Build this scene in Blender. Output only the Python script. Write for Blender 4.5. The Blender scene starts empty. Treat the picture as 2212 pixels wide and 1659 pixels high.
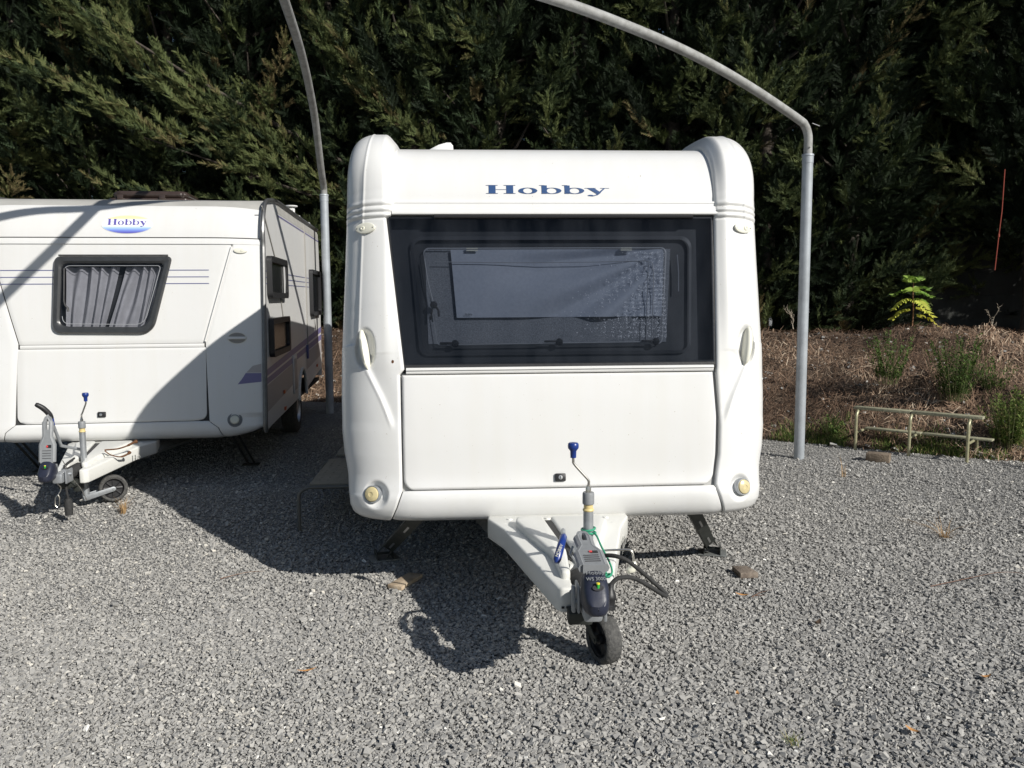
import bpy, bmesh, math, random
import numpy as np
from mathutils import Vector, Matrix
rad = math.radians
sc = bpy.context.scene
# ---------------------------------------------------------------- camera
cam = bpy.data.cameras.new("camera"); co = bpy.data.objects.new("camera", cam)
sc.collection.objects.link(co); sc.camera = co
cam.sensor_width = 36; cam.lens = 36*1800/2212; cam.clip_end = 500; cam.clip_start = .05
co.matrix_world = Matrix.Translation((0, 0, 1.65)) @ Matrix.Rotation(rad(90-5.9), 4, 'X') @ Matrix.Rotation(rad(-.35), 4, 'Z')
# ---------------------------------------------------------------- sky + sun
SD = Vector((1.22, -1.09, 1.0)).normalized()          # towards the sun
elev = math.asin(SD.z)
w = bpy.data.worlds.new("World"); sc.world = w; w.use_nodes = True
nt = w.node_tree; sky = nt.nodes.new('ShaderNodeTexSky'); sky.sky_type = 'NISHITA'; sky.sun_disc = False
sky.sun_elevation = elev; sky.sun_rotation = math.atan2(SD.x, SD.y)
sky.air_density = 1.0; sky.dust_density = .6; sky.ozone_density = 1.5
bg = nt.nodes['Background']; bg.inputs[1].default_value = .058
nt.links.new(sky.outputs[0], bg.inputs[0])
sl = bpy.data.lights.new("sun", 'SUN'); sl.energy = 4.85; sl.angle = rad(.5); sl.color = (1, .965, .9)
so = bpy.data.objects.new("sun", sl); sc.collection.objects.link(so)
so.rotation_euler = SD.to_track_quat('Z', 'Y').to_euler(); so.location = (8, -9, 12)
sc.view_settings.view_transform = 'Standard'; sc.view_settings.look = 'None'
sc.view_settings.exposure = .22; sc.view_settings.gamma = 1
sc.cycles.max_bounces = 8; sc.cycles.transparent_max_bounces = 12
random.seed(4); rng = np.random.default_rng(7)
COL = sc.collection

# ================================================================ helpers
def mat(name, col=(.8, .8, .8), rough=.5, metal=0., noise=0., nscale=8., bump=0., bscale=60., col2=None, coat=0., spec=.5, extra=None):
    m = bpy.data.materials.new(name); m.use_nodes = True; n = m.node_tree.nodes; l = m.node_tree.links
    b = n['Principled BSDF']; b.inputs['Roughness'].default_value = rough; b.inputs['Metallic'].default_value = metal
    b.inputs['Base Color'].default_value = (*col, 1); b.inputs['Coat Weight'].default_value = coat
    b.inputs['Coat Roughness'].default_value = .12; b.inputs['Specular IOR Level'].default_value = spec
    tc = n.new('ShaderNodeTexCoord')
    if noise > 0 or col2:
        t = n.new('ShaderNodeTexNoise'); t.inputs['Scale'].default_value = nscale; t.inputs['Detail'].default_value = 6
        t.inputs['Roughness'].default_value = .65
        l.new(tc.outputs['Object'], t.inputs['Vector'])
        c2 = col2 if col2 else tuple(max(0, c*(1-noise)) for c in col)
        r = n.new('ShaderNodeValToRGB'); r.color_ramp.elements[0].position = .35; r.color_ramp.elements[1].position = .68
        r.color_ramp.elements[0].color = (*c2, 1); r.color_ramp.elements[1].color = (*col, 1)
        l.new(t.outputs[0], r.inputs[0]); l.new(r.outputs[0], b.inputs['Base Color'])
        rr = n.new('ShaderNodeMapRange'); rr.inputs[3].default_value = min(1, rough+.12); rr.inputs[4].default_value = max(.03, rough-.08)
        l.new(t.outputs[0], rr.inputs[0]); l.new(rr.outputs[0], b.inputs['Roughness'])
    if bump > 0:
        t2 = n.new('ShaderNodeTexNoise'); t2.inputs['Scale'].default_value = bscale; t2.inputs['Detail'].default_value = 4
        l.new(tc.outputs['Object'], t2.inputs['Vector'])
        bp = n.new('ShaderNodeBump'); bp.inputs['Strength'].default_value = bump; bp.inputs['Distance'].default_value = .01
        l.new(t2.outputs[0], bp.inputs['Height']); l.new(bp.outputs[0], b.inputs['Normal'])
    return m

def gelcoat(name, col, rough=.3):
    """white glass-fibre skin: slight orange peel, faint rain streaks and dirt specks"""
    m = bpy.data.materials.new(name); m.use_nodes = True; n = m.node_tree.nodes; l = m.node_tree.links
    b = n['Principled BSDF']; b.inputs['Roughness'].default_value = rough; b.inputs['Coat Weight'].default_value = .15
    b.inputs['Coat Roughness'].default_value = .25
    tc = n.new('ShaderNodeTexCoord'); mp = n.new('ShaderNodeMapping'); mp.inputs['Scale'].default_value = (14, 5, .9)
    l.new(tc.outputs['Object'], mp.inputs[0])
    s = n.new('ShaderNodeTexNoise'); s.inputs['Scale'].default_value = 1; s.inputs['Detail'].default_value = 5; l.new(mp.outputs[0], s.inputs['Vector'])
    r = n.new('ShaderNodeValToRGB'); r.color_ramp.elements[0].position = .28; r.color_ramp.elements[1].position = .6
    r.color_ramp.elements[0].color = (col[0]*.985, col[1]*.98, col[2]*.965, 1); r.color_ramp.elements[1].color = (*col, 1)
    l.new(s.outputs[0], r.inputs[0])
    v = n.new('ShaderNodeTexNoise'); v.inputs['Scale'].default_value = 90; v.inputs['Detail'].default_value = 2; l.new(tc.outputs['Object'], v.inputs['Vector'])
    r2 = n.new('ShaderNodeValToRGB'); r2.color_ramp.elements[0].position = .74; r2.color_ramp.elements[1].position = .8
    r2.color_ramp.elements[0].color = (0, 0, 0, 1); r2.color_ramp.elements[1].color = (1, 1, 1, 1); l.new(v.outputs[0], r2.inputs[0])
    mx = n.new('ShaderNodeMixRGB'); mx.inputs[2].default_value = (.3, .25, .18, 1); l.new(r2.outputs[0], mx.inputs[0]); l.new(r.outputs[0], mx.inputs[1])
    l.new(mx.outputs[0], b.inputs['Base Color'])
    t2 = n.new('ShaderNodeTexNoise'); t2.inputs['Scale'].default_value = 5; t2.inputs['Detail'].default_value = 2; l.new(tc.outputs['Object'], t2.inputs['Vector'])
    bp = n.new('ShaderNodeBump'); bp.inputs['Strength'].default_value = .12; bp.inputs['Distance'].default_value = .02
    l.new(t2.outputs[0], bp.inputs['Height']); l.new(bp.outputs[0], b.inputs['Normal'])
    return m

M = {}
M['white'] = gelcoat('white_gelcoat', (.665, .665, .657))
M['white2'] = gelcoat('white_panel', (.645, .643, .633), .34)
M['cover'] = gelcoat('cover_gelcoat', (.64, .64, .61), .35)
M['roof'] = mat('roof_sheet', (.46, .45, .42), .5, noise=.2, nscale=3)
M['alu'] = mat('aluminium', (.6, .6, .6), .35, .9, noise=.15, nscale=20)
M['alud'] = mat('weathered_rail', (.2, .2, .2), .35, .7, noise=.25, nscale=20)
M['black'] = mat('black_plastic', (.018, .018, .02), .45, noise=.3, nscale=30, bump=.1)
M['blackgl'] = mat('black_gloss', (.012, .013, .016), .2)
M['rubber'] = mat('rubber', (.03, .03, .03), .8, noise=.3, nscale=40, bump=.3)
M['tyre'] = mat('worn_tyre', (.10, .098, .092), .9, col2=(.045, .045, .045), nscale=60, bump=.6, bscale=90)
M['greyp'] = mat('grey_plastic', (.23, .24, .25), .5, noise=.15, nscale=30)
M['navyp'] = mat('navy_plastic', (.022, .026, .045), .38, noise=.3, nscale=20, bump=.05)
M['blue'] = mat('blue_grip', (.012, .035, .19), .3)
M['galv'] = mat('galvanised_steel', (.42, .44, .46), .45, .55, noise=.3, nscale=14, bump=.05, bscale=200)
M['galvp'] = mat('galvanised_post', (.37, .40, .43), .5, .2, noise=.25, nscale=6, bump=.05, bscale=150)
M['galva'] = mat('galvanised_arch', (.34, .345, .34), .65, .15, col2=(.22, .22, .21), nscale=12)
M['steel'] = mat('bright_steel', (.5, .48, .44), .3, .95)
M['rust'] = mat('rusty_steel', (.16, .07, .03), .8, .3, noise=.4, nscale=30)
M['yellow'] = mat('yellowed_sleeve', (.6, .48, .22), .5)
M['cream'] = mat('cream_plastic', (.68, .67, .58), .35)
M['lens'] = mat('yellowed_lens', (.62, .53, .30), .25, noise=.2, nscale=60)
M['lensw'] = mat('clear_lens', (.66, .65, .55), .2)
M['chrome'] = mat('chrome', (.7, .7, .7), .12, 1.)
M['logo'] = mat('dark_blue_letters', (.018, .06, .17), .4)
M['logov'] = mat('violet_letters', (.11, .09, .36), .35)
M['stripe'] = mat('navy_stripe', (.10, .11, .24), .45)
M['purple'] = mat('purple_stripe', (.16, .145, .30), .4)
M['mauve'] = mat('grey_mauve_band', (.40, .37, .36), .45)
M['gap'] = mat('dark_gap', (.03, .03, .03), .8)
M['groove'] = mat('grey_groove', (.36, .36, .35), .8)
M['seal'] = mat('grey_seal', (.28, .27, .25), .7)
M['cord'] = mat('green_cord', (.03, .30, .17), .6, bump=.4, bscale=300)
M['orange'] = mat('orange_reflector', (.55, .10, .02), .3)
M['jack'] = mat('dark_painted_steel', (.05, .055, .05), .5, .4, noise=.3, nscale=25)
M['jackl'] = mat('worn_zinc_foot', (.26, .27, .26), .5, .5, noise=.3, nscale=25)
M['skyl'] = mat('smoked_brown_acrylic', (.05, .035, .03), .15, noise=.3, nscale=12)
M['benchm'] = mat('beige_tube', (.40, .38, .24), .35, .3, noise=.3, nscale=20)
M['slat'] = mat('weathered_green_slat', (.33, .32, .22), .7, noise=.4, nscale=30, bump=.3)
M['wood1'] = mat('pale_weathered_wood', (.50, .41, .30), .8, col2=(.36, .27, .18), nscale=14, bump=.3)
M['wood2'] = mat('grey_old_wood', (.24, .20, .16), .85, col2=(.13, .10, .08), nscale=25, bump=.5)
M['brick'] = mat('brown_grey_block', (.22, .175, .13), .9, col2=(.12, .09, .065), nscale=12, bump=.6)
M['leafo'] = mat('dry_orange_leaf', (.60, .30, .10), .7, noise=.4, nscale=60)
M['concrete'] = mat('old_concrete', (.22, .23, .23), .9, col2=(.12, .12, .12), nscale=2.5, bump=.3)
M['concrete_shade'] = mat('shade_toned_concrete', (.045, .048, .044), .9, col2=(.025, .026, .024), nscale=2.5, bump=.3)  # wall concrete, its colour darkened to stand for the shade on it
M['redrod'] = mat('red_rod', (.27, .05, .03), .7)
M['bark'] = mat('grey_brown_bark', (.10, .082, .065), .9, col2=(.04, .033, .027), nscale=14, bump=.8, bscale=25)
M['twig'] = mat('bleached_twig', (.42, .36, .28), .8, noise=.3, nscale=30)

def empty(name, loc, rz=0, label=None, cat=None, group=None):
    o = bpy.data.objects.new(name, None); COL.objects.link(o); o.location = loc; o.rotation_euler = (0, 0, rz)
    o.empty_display_size = .2
    tag(o, label, cat, group); return o
def tag(o, label=None, cat=None, group=None, kind=None):
    if label: o['label'] = label
    if cat: o['category'] = cat
    if group: o['group'] = group
    if kind: o['kind'] = kind
    return o

class MB:
    """collects shapes; build() links them as one mesh object"""
    def __init__(s): s.v = []; s.f = []; s.mi = []
    def add(s, vs, fs, T=None, mi=0):
        k = len(s.v)
        for p in vs:
            p = Vector(p); s.v.append(tuple(T @ p) if T is not None else tuple(p))
        for f in fs: s.f.append(tuple(i+k for i in f)); s.mi.append(mi)
        return s
    def bm(s, b, T=None, mi=0):
        b.verts.index_update()
        s.add([v.co.copy() for v in b.verts], [[v.index for v in f.verts] for f in b.faces], T, mi); b.free(); return s
    def box(s, c, d, T=None, bev=.0, seg=2, rot=None, mi=0):
        b = bmesh.new(); bmesh.ops.create_cube(b, size=1)
        for v in b.verts: v.co = Vector((v.co.x*d[0], v.co.y*d[1], v.co.z*d[2]))
        if bev > 0: bmesh.ops.bevel(b, geom=list(b.edges), offset=bev, segments=seg, affect='EDGES', profile=.5)
        A = Matrix.Translation(c)
        if rot is not None: A = A @ rot
        return s.bm(b, (T @ A) if T is not None else A, mi)
    def prism(s, poly, z0, z1, T=None, bev=0., seg=2, zf=None, mi=0):
        b = bmesh.new(); lo = [b.verts.new((x, y, z0)) for x, y in poly]; f = b.faces.new(lo)
        r = bmesh.ops.extrude_face_region(b, geom=[f])
        for v in [g for g in r['geom'] if isinstance(g, bmesh.types.BMVert)]: v.co.z = z1
        bmesh.ops.recalc_face_normals(b, faces=b.faces)
        if bev > 0: bmesh.ops.bevel(b, geom=list(b.edges), offset=bev, segments=seg, affect='EDGES', profile=.5)
        if zf:
            for v in b.verts: v.co.z += zf(v.co.x, v.co.y)
        return s.bm(b, T, mi)
    def tube(s, pts, r, seg=10, T=None, caps=True, mi=0):
        pts = [Vector(p) for p in pts]; n = len(pts); rs = r if isinstance(r, (list, tuple)) else [r]*n
        vs = []; fs = []; up = None
        for i, p in enumerate(pts):
            t = (pts[min(i+1, n-1)]-pts[max(i-1, 0)]).normalized()
            if up is None:
                up = Vector((0, 0, 1)) if abs(t.z) < .9 else Vector((1, 0, 0))
            a = t.cross(up).normalized(); up = a.cross(t).normalized()
            for k in range(seg):
                an = 2*math.pi*k/seg; vs.append(p+(a*math.cos(an)+up*math.sin(an))*rs[i])
        for i in range(n-1):
            for k in range(seg):
                k2 = (k+1) % seg; fs.append((i*seg+k, i*seg+k2, (i+1)*seg+k2, (i+1)*seg+k))
        if caps: fs.append(tuple(range(seg))[::-1]); fs.append(tuple((n-1)*seg+k for k in range(seg)))
        return s.add(vs, fs, T, mi)
    def lathe(s, prof, seg=24, T=None, mi=0, a0=0, a1=2*math.pi):
        """prof: (radius, z) pairs about local z"""
        vs = []; fs = []; n = len(prof); full = abs(a1-a0-2*math.pi) < 1e-6; m = seg if full else seg+1
        for r, z in prof:
            for k in range(m):
                an = a0+(a1-a0)*k/seg; vs.append((r*math.cos(an), r*math.sin(an), z))
        for i in range(n-1):
            for k in range(seg):
                k2 = (k+1) % m; fs.append((i*m+k, i*m+k2, (i+1)*m+k2, (i+1)*m+k))
        return s.add(vs, fs, T, mi)
    def grid(s, rows, T=None, mi=0, flip=False):
        nu = len(rows[0]); vs = [p for r in rows for p in r]; fs = []
        for j in range(len(rows)-1):
            for i in range(nu-1):
                f = (j*nu+i, j*nu+i+1, (j+1)*nu+i+1, (j+1)*nu+i); fs.append(f[::-1] if flip else f)
        return s.add(vs, fs, T, mi)
    def build(s, name, m, parent=None, smooth=True, angle=40, weld=False):
        me = bpy.data.meshes.new(name); me.from_pydata(s.v, [], s.f); me.update()
        if weld:
            b = bmesh.new(); b.from_mesh(me); bmesh.ops.remove_doubles(b, verts=b.verts, dist=1e-5); b.to_mesh(me); b.free()
        ms = m if isinstance(m, (list, tuple)) else [m]
        for x in ms: me.materials.append(x)
        if len(ms) > 1 and not weld: me.polygons.foreach_set('material_index', s.mi)
        if smooth:
            me.shade_smooth(); 
            try: me.set_sharp_from_angle(angle=rad(angle))
            except Exception: pass
        o = bpy.data.objects.new(name, me); COL.objects.link(o); o.parent = parent
        return o
def npmesh(name, V, F, m, attr=None, parent=None, smooth=False):
    """fast mesh from numpy: V (n,3), F (m,k)"""
    me = bpy.data.meshes.new(name); k = F.shape[1]
    me.vertices.add(len(V)); me.vertices.foreach_set('co', V.astype(np.float32).ravel())
    me.loops.add(F.size); me.loops.foreach_set('vertex_index', F.astype(np.int32).ravel())
    me.polygons.add(len(F)); me.polygons.foreach_set('loop_start', np.arange(0, F.size, k, dtype=np.int32))
    me.polygons.foreach_set('use_smooth', np.full(len(F), smooth))
    me.update(calc_edges=True)
    if attr is not None:
        a = me.attributes.new('tone', 'FLOAT', 'POINT'); a.data.foreach_set('value', attr.astype(np.float32))
    me.materials.append(m)
    o = bpy.data.objects.new(name, me); COL.objects.link(o); o.parent = parent; return o
def sm(a, b, x):
    t = max(0., min(1., (x-a)/(b-a))); return t*t*(3-2*t)
def lerp(a, b, t): return a+(b-a)*t
def interp(pts, x): return float(np.interp(x, [p[0] for p in pts], [p[1] for p in pts]))
def spline(P, n=8):
    P = [Vector(p) for p in P]; out = []
    for i in range(len(P)-1):
        a = P[max(i-1, 0)]; b = P[i]; c = P[i+1]; d = P[min(i+2, len(P)-1)]
        for k in range(n):
            t = k/n; out.append(.5*((2*b)+(c-a)*t+(2*a-5*b+4*c-d)*t*t+(3*b-a-3*c+d)*t**3))
    out.append(P[-1]); return out
def frame(p, n, up=Vector((0, 0, 1))):
    """matrix with local z = n, local y ~ up"""
    n = Vector(n).normalized(); x = Vector(up).cross(n).normalized(); y = n.cross(x)
    return Matrix((( x.x, y.x, n.x, p[0]), (x.y, y.y, n.y, p[1]), (x.z, y.z, n.z, p[2]), (0, 0, 0, 1)))

# -------- hand-drawn wide serif letters for the word on both caravans
def ell(cx, cy, rx, ry, n=28, a0=0): return [(cx+rx*math.cos(2*math.pi*k/n+a0), cy+ry*math.sin(2*math.pi*k/n+a0)) for k in range(n)]
def letters(sx=1.):
    """list of quads/triangles (2D) ; cap height 1"""
    out = []
    def rect(x0, y0, x1, y1, n=1):
        for i in range(n):
            a = x0+(x1-x0)*i/n; b = x0+(x1-x0)*(i+1)/n; out.append([(a, y0), (b, y0), (b, y1), (a, y1)])
    def ring(cx, cy, rx, ry, ix, iy, dx=0, n=28):
        A = ell(cx, cy, rx, ry, n); B = ell(cx+dx, cy, ix, iy, n)
        for k in range(n): out.append([A[k], A[(k+1) % n], B[(k+1) % n], B[k]])
    x = 0
    for s in (0, .92):
        rect(x+s+.14, .03, x+s+.5, .97); rect(x+s, 0, x+s+.62, .045); rect(x+s, .955, x+s+.62, 1)
    rect(x+.5, .46, x+1.06, .5)
    x = 1.68; ring(x+.5, .34, .5, .36, .24, .31)
    x = 2.78
    for _ in range(2):
        rect(x+.12, .0, x+.40, .97); rect(x, .955, x+.28, 1.0); ring(x+.66, .34, .5, .36, .26, .31, -.01)
        x += 1.2
    x -= .02
    out.append([(x+.12, .66), (x+.5, .66), (x+.86, .12), (x+.64, -.04)]); out.append([(x+.64, -.04), (x+.86, .12), (x+.70, -.14), (x+.56, -.15)])
    out.append([(x+1.0, .66), (x+1.1, .66), (x+.70, -.14), (x+.56, -.15)]); out.append([(x+.56, -.15), (x+.70, -.14), (x+.42, -.30), (x+.3, -.27)])
    rect(x, .63, x+.6, .67); rect(x+.82, .63, x+1.3, .67)
    A = ell(x+.30, -.20, .15, .075, 16); out.append(A)
    return [[(px/6.46, py) for px, py in q] for q in out]
def put_word(mb, fn, mi=0):
    """fn(u,v,k) -> 3D; u 0..1 along the word, v in cap heights"""
    for k, q in enumerate(letters()):
        mb.add([fn(u, v, k) for u, v in q], [tuple(range(len(q)))], mi=mi)

def textmesh(s, size, T, m, parent, name='lettering', ext=.0008):
    c = bpy.data.curves.new('txt', 'FONT'); c.body = s; c.size = size; c.extrude = ext; c.align_x = 'CENTER'; c.align_y = 'CENTER'
    c.resolution_u = 3
    t = bpy.data.objects.new('txt', c); COL.objects.link(t); dg = bpy.context.evaluated_depsgraph_get()
    me = bpy.data.meshes.new_from_object(t.evaluated_get(dg)); bpy.data.objects.remove(t)
    me.transform(T); me.materials.clear(); me.materials.append(m)
    o = bpy.data.objects.new(name, me); COL.objects.link(o); o.parent = parent; return o

# ================================================================ MAIN CARAVAN (local: x right, y back, z up)
class Prof:
    def __init__(s, pts, n=10):
        P = spline([(0, a, b) for a, b in pts], n); s.p = [(q.y, q.z) for q in P]
        s.t = [0.]
        for i in range(1, len(s.p)): s.t.append(s.t[-1]+math.dist(s.p[i], s.p[i-1]))
        s.L = s.t[-1]; s.ta = np.array(s.t); s.ya = np.array([q[0] for q in s.p]); s.za = np.array([q[1] for q in s.p])
        s.jm = int(np.argmax(s.za > 2.5))
    def at(s, t): return float(np.interp(t, s.ta, s.ya)), float(np.interp(t, s.ta, s.za))
    def nrm(s, t):
        e = .02; a = s.at(max(0, t-e)); b = s.at(min(s.L, t+e)); dy, dz = b[0]-a[0], b[1]-a[1]; l = math.hypot(dy, dz)
        return (-dz/l, dy/l)
    def tz(s, z):
        j0 = int(np.argmin(s.za[:20])); return float(np.interp(z, s.za[j0:s.jm+1], s.ta[j0:s.jm+1]))
P1 = Prof([(.45, .475), (.25, .468), (.11, .466), (.045, .485), (.012, .53), (.0, .59), (.012, .64), (.03, .72), (.042, .9), (.06, 1.08), (.085, 1.25), (.10, 1.35),
           (.15, 1.6), (.20, 1.85), (.235, 2.05), (.25, 2.15), (.275, 2.25), (.335, 2.36), (.43, 2.445), (.56, 2.495), (.75, 2.515), (1.1, 2.525), (1.8, 2.53), (3.4, 2.53), (5.2, 2.51)])
def W1(t):
    y, z = P1.at(t)
    if y > .6: return 1.128
    if z > 2.14: return interp([(2.14, 1.145), (2.3, 1.140), (2.42, 1.133), (2.5, 1.128)], z)
    return interp([(.46, 1.06), (.475, 1.10), (.50, 1.128), (.54, 1.143), (.62, 1.148), (.72, 1.156), (.82, 1.176), (.95, 1.189), (1.15, 1.19), (1.4, 1.184), (1.7, 1.168), (2.0, 1.152), (2.14, 1.145)], z)
def D1(t):
    y, z = P1.at(t); return interp([(.46, .22), (.6, .24), (1, .30), (1.6, .27), (2.1, .21), (2.3, .18), (2.45, .145), (2.52, .125)], z)
def inset(a, D, a0=.62, p=2.2):
    if a <= a0: return 0.
    u = min(1., (a-a0)/(1-a0)); return D*(1-(1-u**p)**(1/p))
def seg_d(px, pz, A):
    best = (9, 0, 0)
    for i in range(len(A)-1):
        ax, az = A[i]; bx, bz = A[i+1]; dx, dz = bx-ax, bz-az; L2 = dx*dx+dz*dz
        k = max(0, min(1, ((px-ax)*dx+(pz-az)*dz)/L2)); qx, qz = ax+dx*k, az+dz*k; d = math.hypot(px-qx, pz-qz)
        if d < best[0]: best = (d, (dx*(pz-az)-dz*(px-ax))/math.sqrt(L2), (i+k)/(len(A)-1))
    return best
CREASE = [(1.045, 1.31), (1.02, 1.26), (.985, 1.19), (.955, 1.13), (.93, 1.07), (.905, 1.0), (.89, .95)]
def pillar_h(x, t):
    """extra height of the corner mouldings over the base skin"""
    y, z = P1.at(t); ax = abs(x); h = .014
    if z > 2.12 or y > .6:                                     # the thick cap that hugs the roof corner
        up = sm(2.18, 2.42, z) if y < .6 else 1.
        bk = 1-sm(1.0, 1.7, y)
        c = sm(.862, .935, ax)
        h += (.026+.034*up)*c*bk + .006*up
    if z <= 2.12 and y < .6: h += .026*sm(1.15, 1.7, z)*sm(.85, .93, ax)
    if z < 2.2 and y < .6:
        h += .006*sum(math.exp(-((z-c)/.011)**2) for c in (2.155, 2.12, 2.09))*sm(.85, .9, ax)
        h -= .006*sum(math.exp(-((z-c)/.006)**2) for c in (2.1375, 2.105, 2.073))*sm(.85, .9, ax)
        h += .003*sm(2.07, 2.09, z)
    if z > .5:                                                    # long vertical ridge
        rx = interp([(1.0, 1.085), (1.5, 1.068), (2.0, 1.045), (2.3, 1.03), (2.5, 1.0)], z)
        if z > 1.42: h += .004*math.exp(-((ax-rx)/.006)**2)-.007*sm(rx, rx+.03, ax)*(1-sm(2.2, 2.45, z))*(1 if y < .6 else 0)
    if 1.2 < z < 1.55:                                            # grab-handle hollow
        cx = 1.035; e = math.hypot((ax-cx)/.062, (z-1.39)/.118); h -= .035*(1-sm(.62, 1.0, e))
    if .9 < z < 1.36:                                             # S-shaped crease sweeping down
        d, side, k = seg_d(ax, z, CREASE); fade = sm(1., .75, k)*sm(0, .06, k+.03)
        h += (.0045*math.exp(-(d/.006)**2))*fade
        if side < 0: h -= .012*math.exp(-(d/.10)**2)*fade*sm(0, .03, d)
    if .5 < z < .78:                                              # fog-lamp bowl
        e = math.hypot((ax-.985)/.075, (z-.620)/.080); h -= .036*(1-sm(.55, 1.0, e))*(1-sm(1.03, 1.075, ax))
    return h
def S1(x, t, h=0.):
    y, z = P1.at(t); ny, nz = P1.nrm(t); W = W1(t); a = min(1., abs(x)/W); i = inset(a, D1(t), interp([(1.0, .62), (1.6, .68), (2.1, .76), (2.4, .84), (2.5, .865)], z) if y < .6 else .865)
    k = sm(.56, .68, z) if y < .6 else 1.; my, mz = lerp(-1., ny, k), lerp(0., nz, k)      # low down the corner rounds straight back
    return (x, y+ny*h-my*i, z+nz*h-mz*i)
def on1(x, z, h=0., pil=False):
    """matrix on the front skin, local z outwards, y up"""
    h0 = pillar_h(x, P1.tz(z))
    def f(x, z):
        t = P1.tz(z); return Vector(S1(x, t, h+(h0 if pil else 0)))
    p = f(x, z); dx = f(x+.01, z)-f(x-.01, z); dz = f(x, z+.01)-f(x, z-.01)
    return frame(p, dx.cross(dz), dz)

car = empty('caravan', (.26, 4.354, 0), rad(3.5), 'large white caravan seen head-on in the middle, smoked front window, blue Hobby letters above', 'caravan')
TZ = P1.tz
def xi_pillar(side, t):
    y, z = P1.at(t)
    if z > 2.165 or y > .6: return .872
    if side < 0: return interp([(.46, .915), (.55, .875), (.64, .843), (1.25, .848), (1.275, .825), (2.075, .915), (2.09, .89), (2.165, .872)], z)
    return interp([(.46, .905), (.55, .87), (.64, .835), (.8, .86), (1.0, .866), (1.25, .85), (1.275, .852), (2.07, .866), (2.09, .87), (2.165, .872)], z)
def strip_t(a, b, step): n = max(2, int(abs(b-a)/step)); return [a+(b-a)*i/n for i in range(n+1)]
t_roof = 1.0
for k, (py, pz) in enumerate(P1.p):
    if py > 1.75: t_roof = P1.t[k]; break
t_bot = .12
# corner mouldings
for side in (-1, 1):
    mb = MB(); rows = []
    ts = strip_t(t_bot, TZ(.5), .02)+strip_t(TZ(.5), TZ(2.05), .0065)[1:]+strip_t(TZ(2.05), TZ(2.18), .003)[1:]+strip_t(TZ(2.18), t_roof, .015)[1:]
    for t in ts:
        W = W1(t); xi = xi_pillar(side, t); row = []
        x0 = xi
        p = S1(side*x0, t, pillar_h(side*x0, t)-.045); row.append(p)
        p = S1(side*x0, t, pillar_h(side*x0, t)-.012); row.append(p)
        for i in range(81):
            u = i/80; u2 = math.sin(u*math.pi/2)**.92 if u < 1 else 1.
            x = lerp(x0+.003, W, u2); row.append(S1(side*x, t, pillar_h(side*x, t)-(.006 if i == 0 else 0)))
        p = row[-1]; row.append((side*(W+.001), p[1]+(.05 if P1.at(t)[0] < .6 else 0), p[2]-(.05 if P1.at(t)[0] > .6 else 0)))
        rows.append(row)
    o = mb.grid(rows, flip=side < 0).build('corner_moulding', M['white'], car, angle=50)
# upper front / roof panel
mb = MB(); rows = []
for t in strip_t(TZ(2.166), P1.L, .02):
    rows.append([S1(lerp(-.872, .872, i/40), t, 0) for i in range(41)])
mb.grid(rows)
mb.build('roof_panel', M['white'], car)
# awning-rail like mouldings on the inside of the caps + sealing line
for side in (-1, 1):
    mb = MB(); pts = [S1(side*.885, t, .012) for t in strip_t(TZ(2.17), t_roof-.2, .03)]
    mb.tube(pts, .006, 6); mb.build('sealing_strip', M['seal'], car)
# cross trim between roof panel and window
mb = MB(); rows = []
for z, h in [(2.172, -.004), (2.168, .010), (2.158, .012), (2.156, .009), (2.142, .010), (2.140, .014), (2.128, .016), (2.126, .020), (2.102, .026), (2.096, .024), (2.094, -.02)]:
    rows.append([S1(lerp(-.885, .885, i/30), TZ(z), h) for i in range(31)])
mb.grid(rows[::-1]); mb.build('trim_rail', M['white'], car, angle=25)
mb = MB(); rows = []
for z, h in [(2.094, .018), (2.083, .024), (2.076, .018), (2.074, -.01)]:
    rows.append([S1(lerp(-.66, .75, i/20), TZ(z), h) for i in range(21)])
mb.grid(rows[::-1]); mb.build('hinge_rail', M['black'], car)
# lettering on roof edge
mb = MB()
put_word(mb, lambda u, v, k: S1(lerp(-.379, .295, u), TZ(2.212+.047*v), .0022+.0002*(k % 4)))
mb.build('lettering', M['logo'], car, smooth=False)['label'] = 'dark blue wide serif word Hobby'
# window -----------------------------------------------------------
def win(x, z, d=0.):
    """flat window plane; d = depth behind the pane"""
    k = (z-1.28)/(2.09-1.28); return (x, lerp(.094, .243, k)-.004+d, z)
def wl(z): return lerp(-.826, -.912, (z-1.285)/.8)
def wr(z): return lerp(.852, .866, (z-1.285)/.8)
wf = MB()
# gasket ring around pane
out = [(wl(1.285), 1.285), (wr(1.285), 1.285), (wr(2.094), 2.094), (wl(2.094), 2.094)]
ins = [(wl(1.31)+.014, 1.31), (wr(1.31)-.014, 1.31), (wr(2.08)-.014, 2.078), (wl(2.08)+.014, 2.078)]
vs = [win(x, z, .0) for x, z in out]+[win(x, z, .0) for x, z in ins]+[win(x, z, .05) for x, z in out]+[win(x, z, .012) for x, z in ins]
fs = []
for i in range(4):
    j = (i+1) % 4; fs += [(i, j, 4+j, 4+i), (8+i, 8+j, j, i), (4+i, 4+j, 12+j, 12+i)]
wf.add(vs, fs)
winf = wf.build('window_frame', M['black'], car, smooth=False)
def quadw(pts, d): return [win(x, z, d) for x, z in pts]
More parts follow.
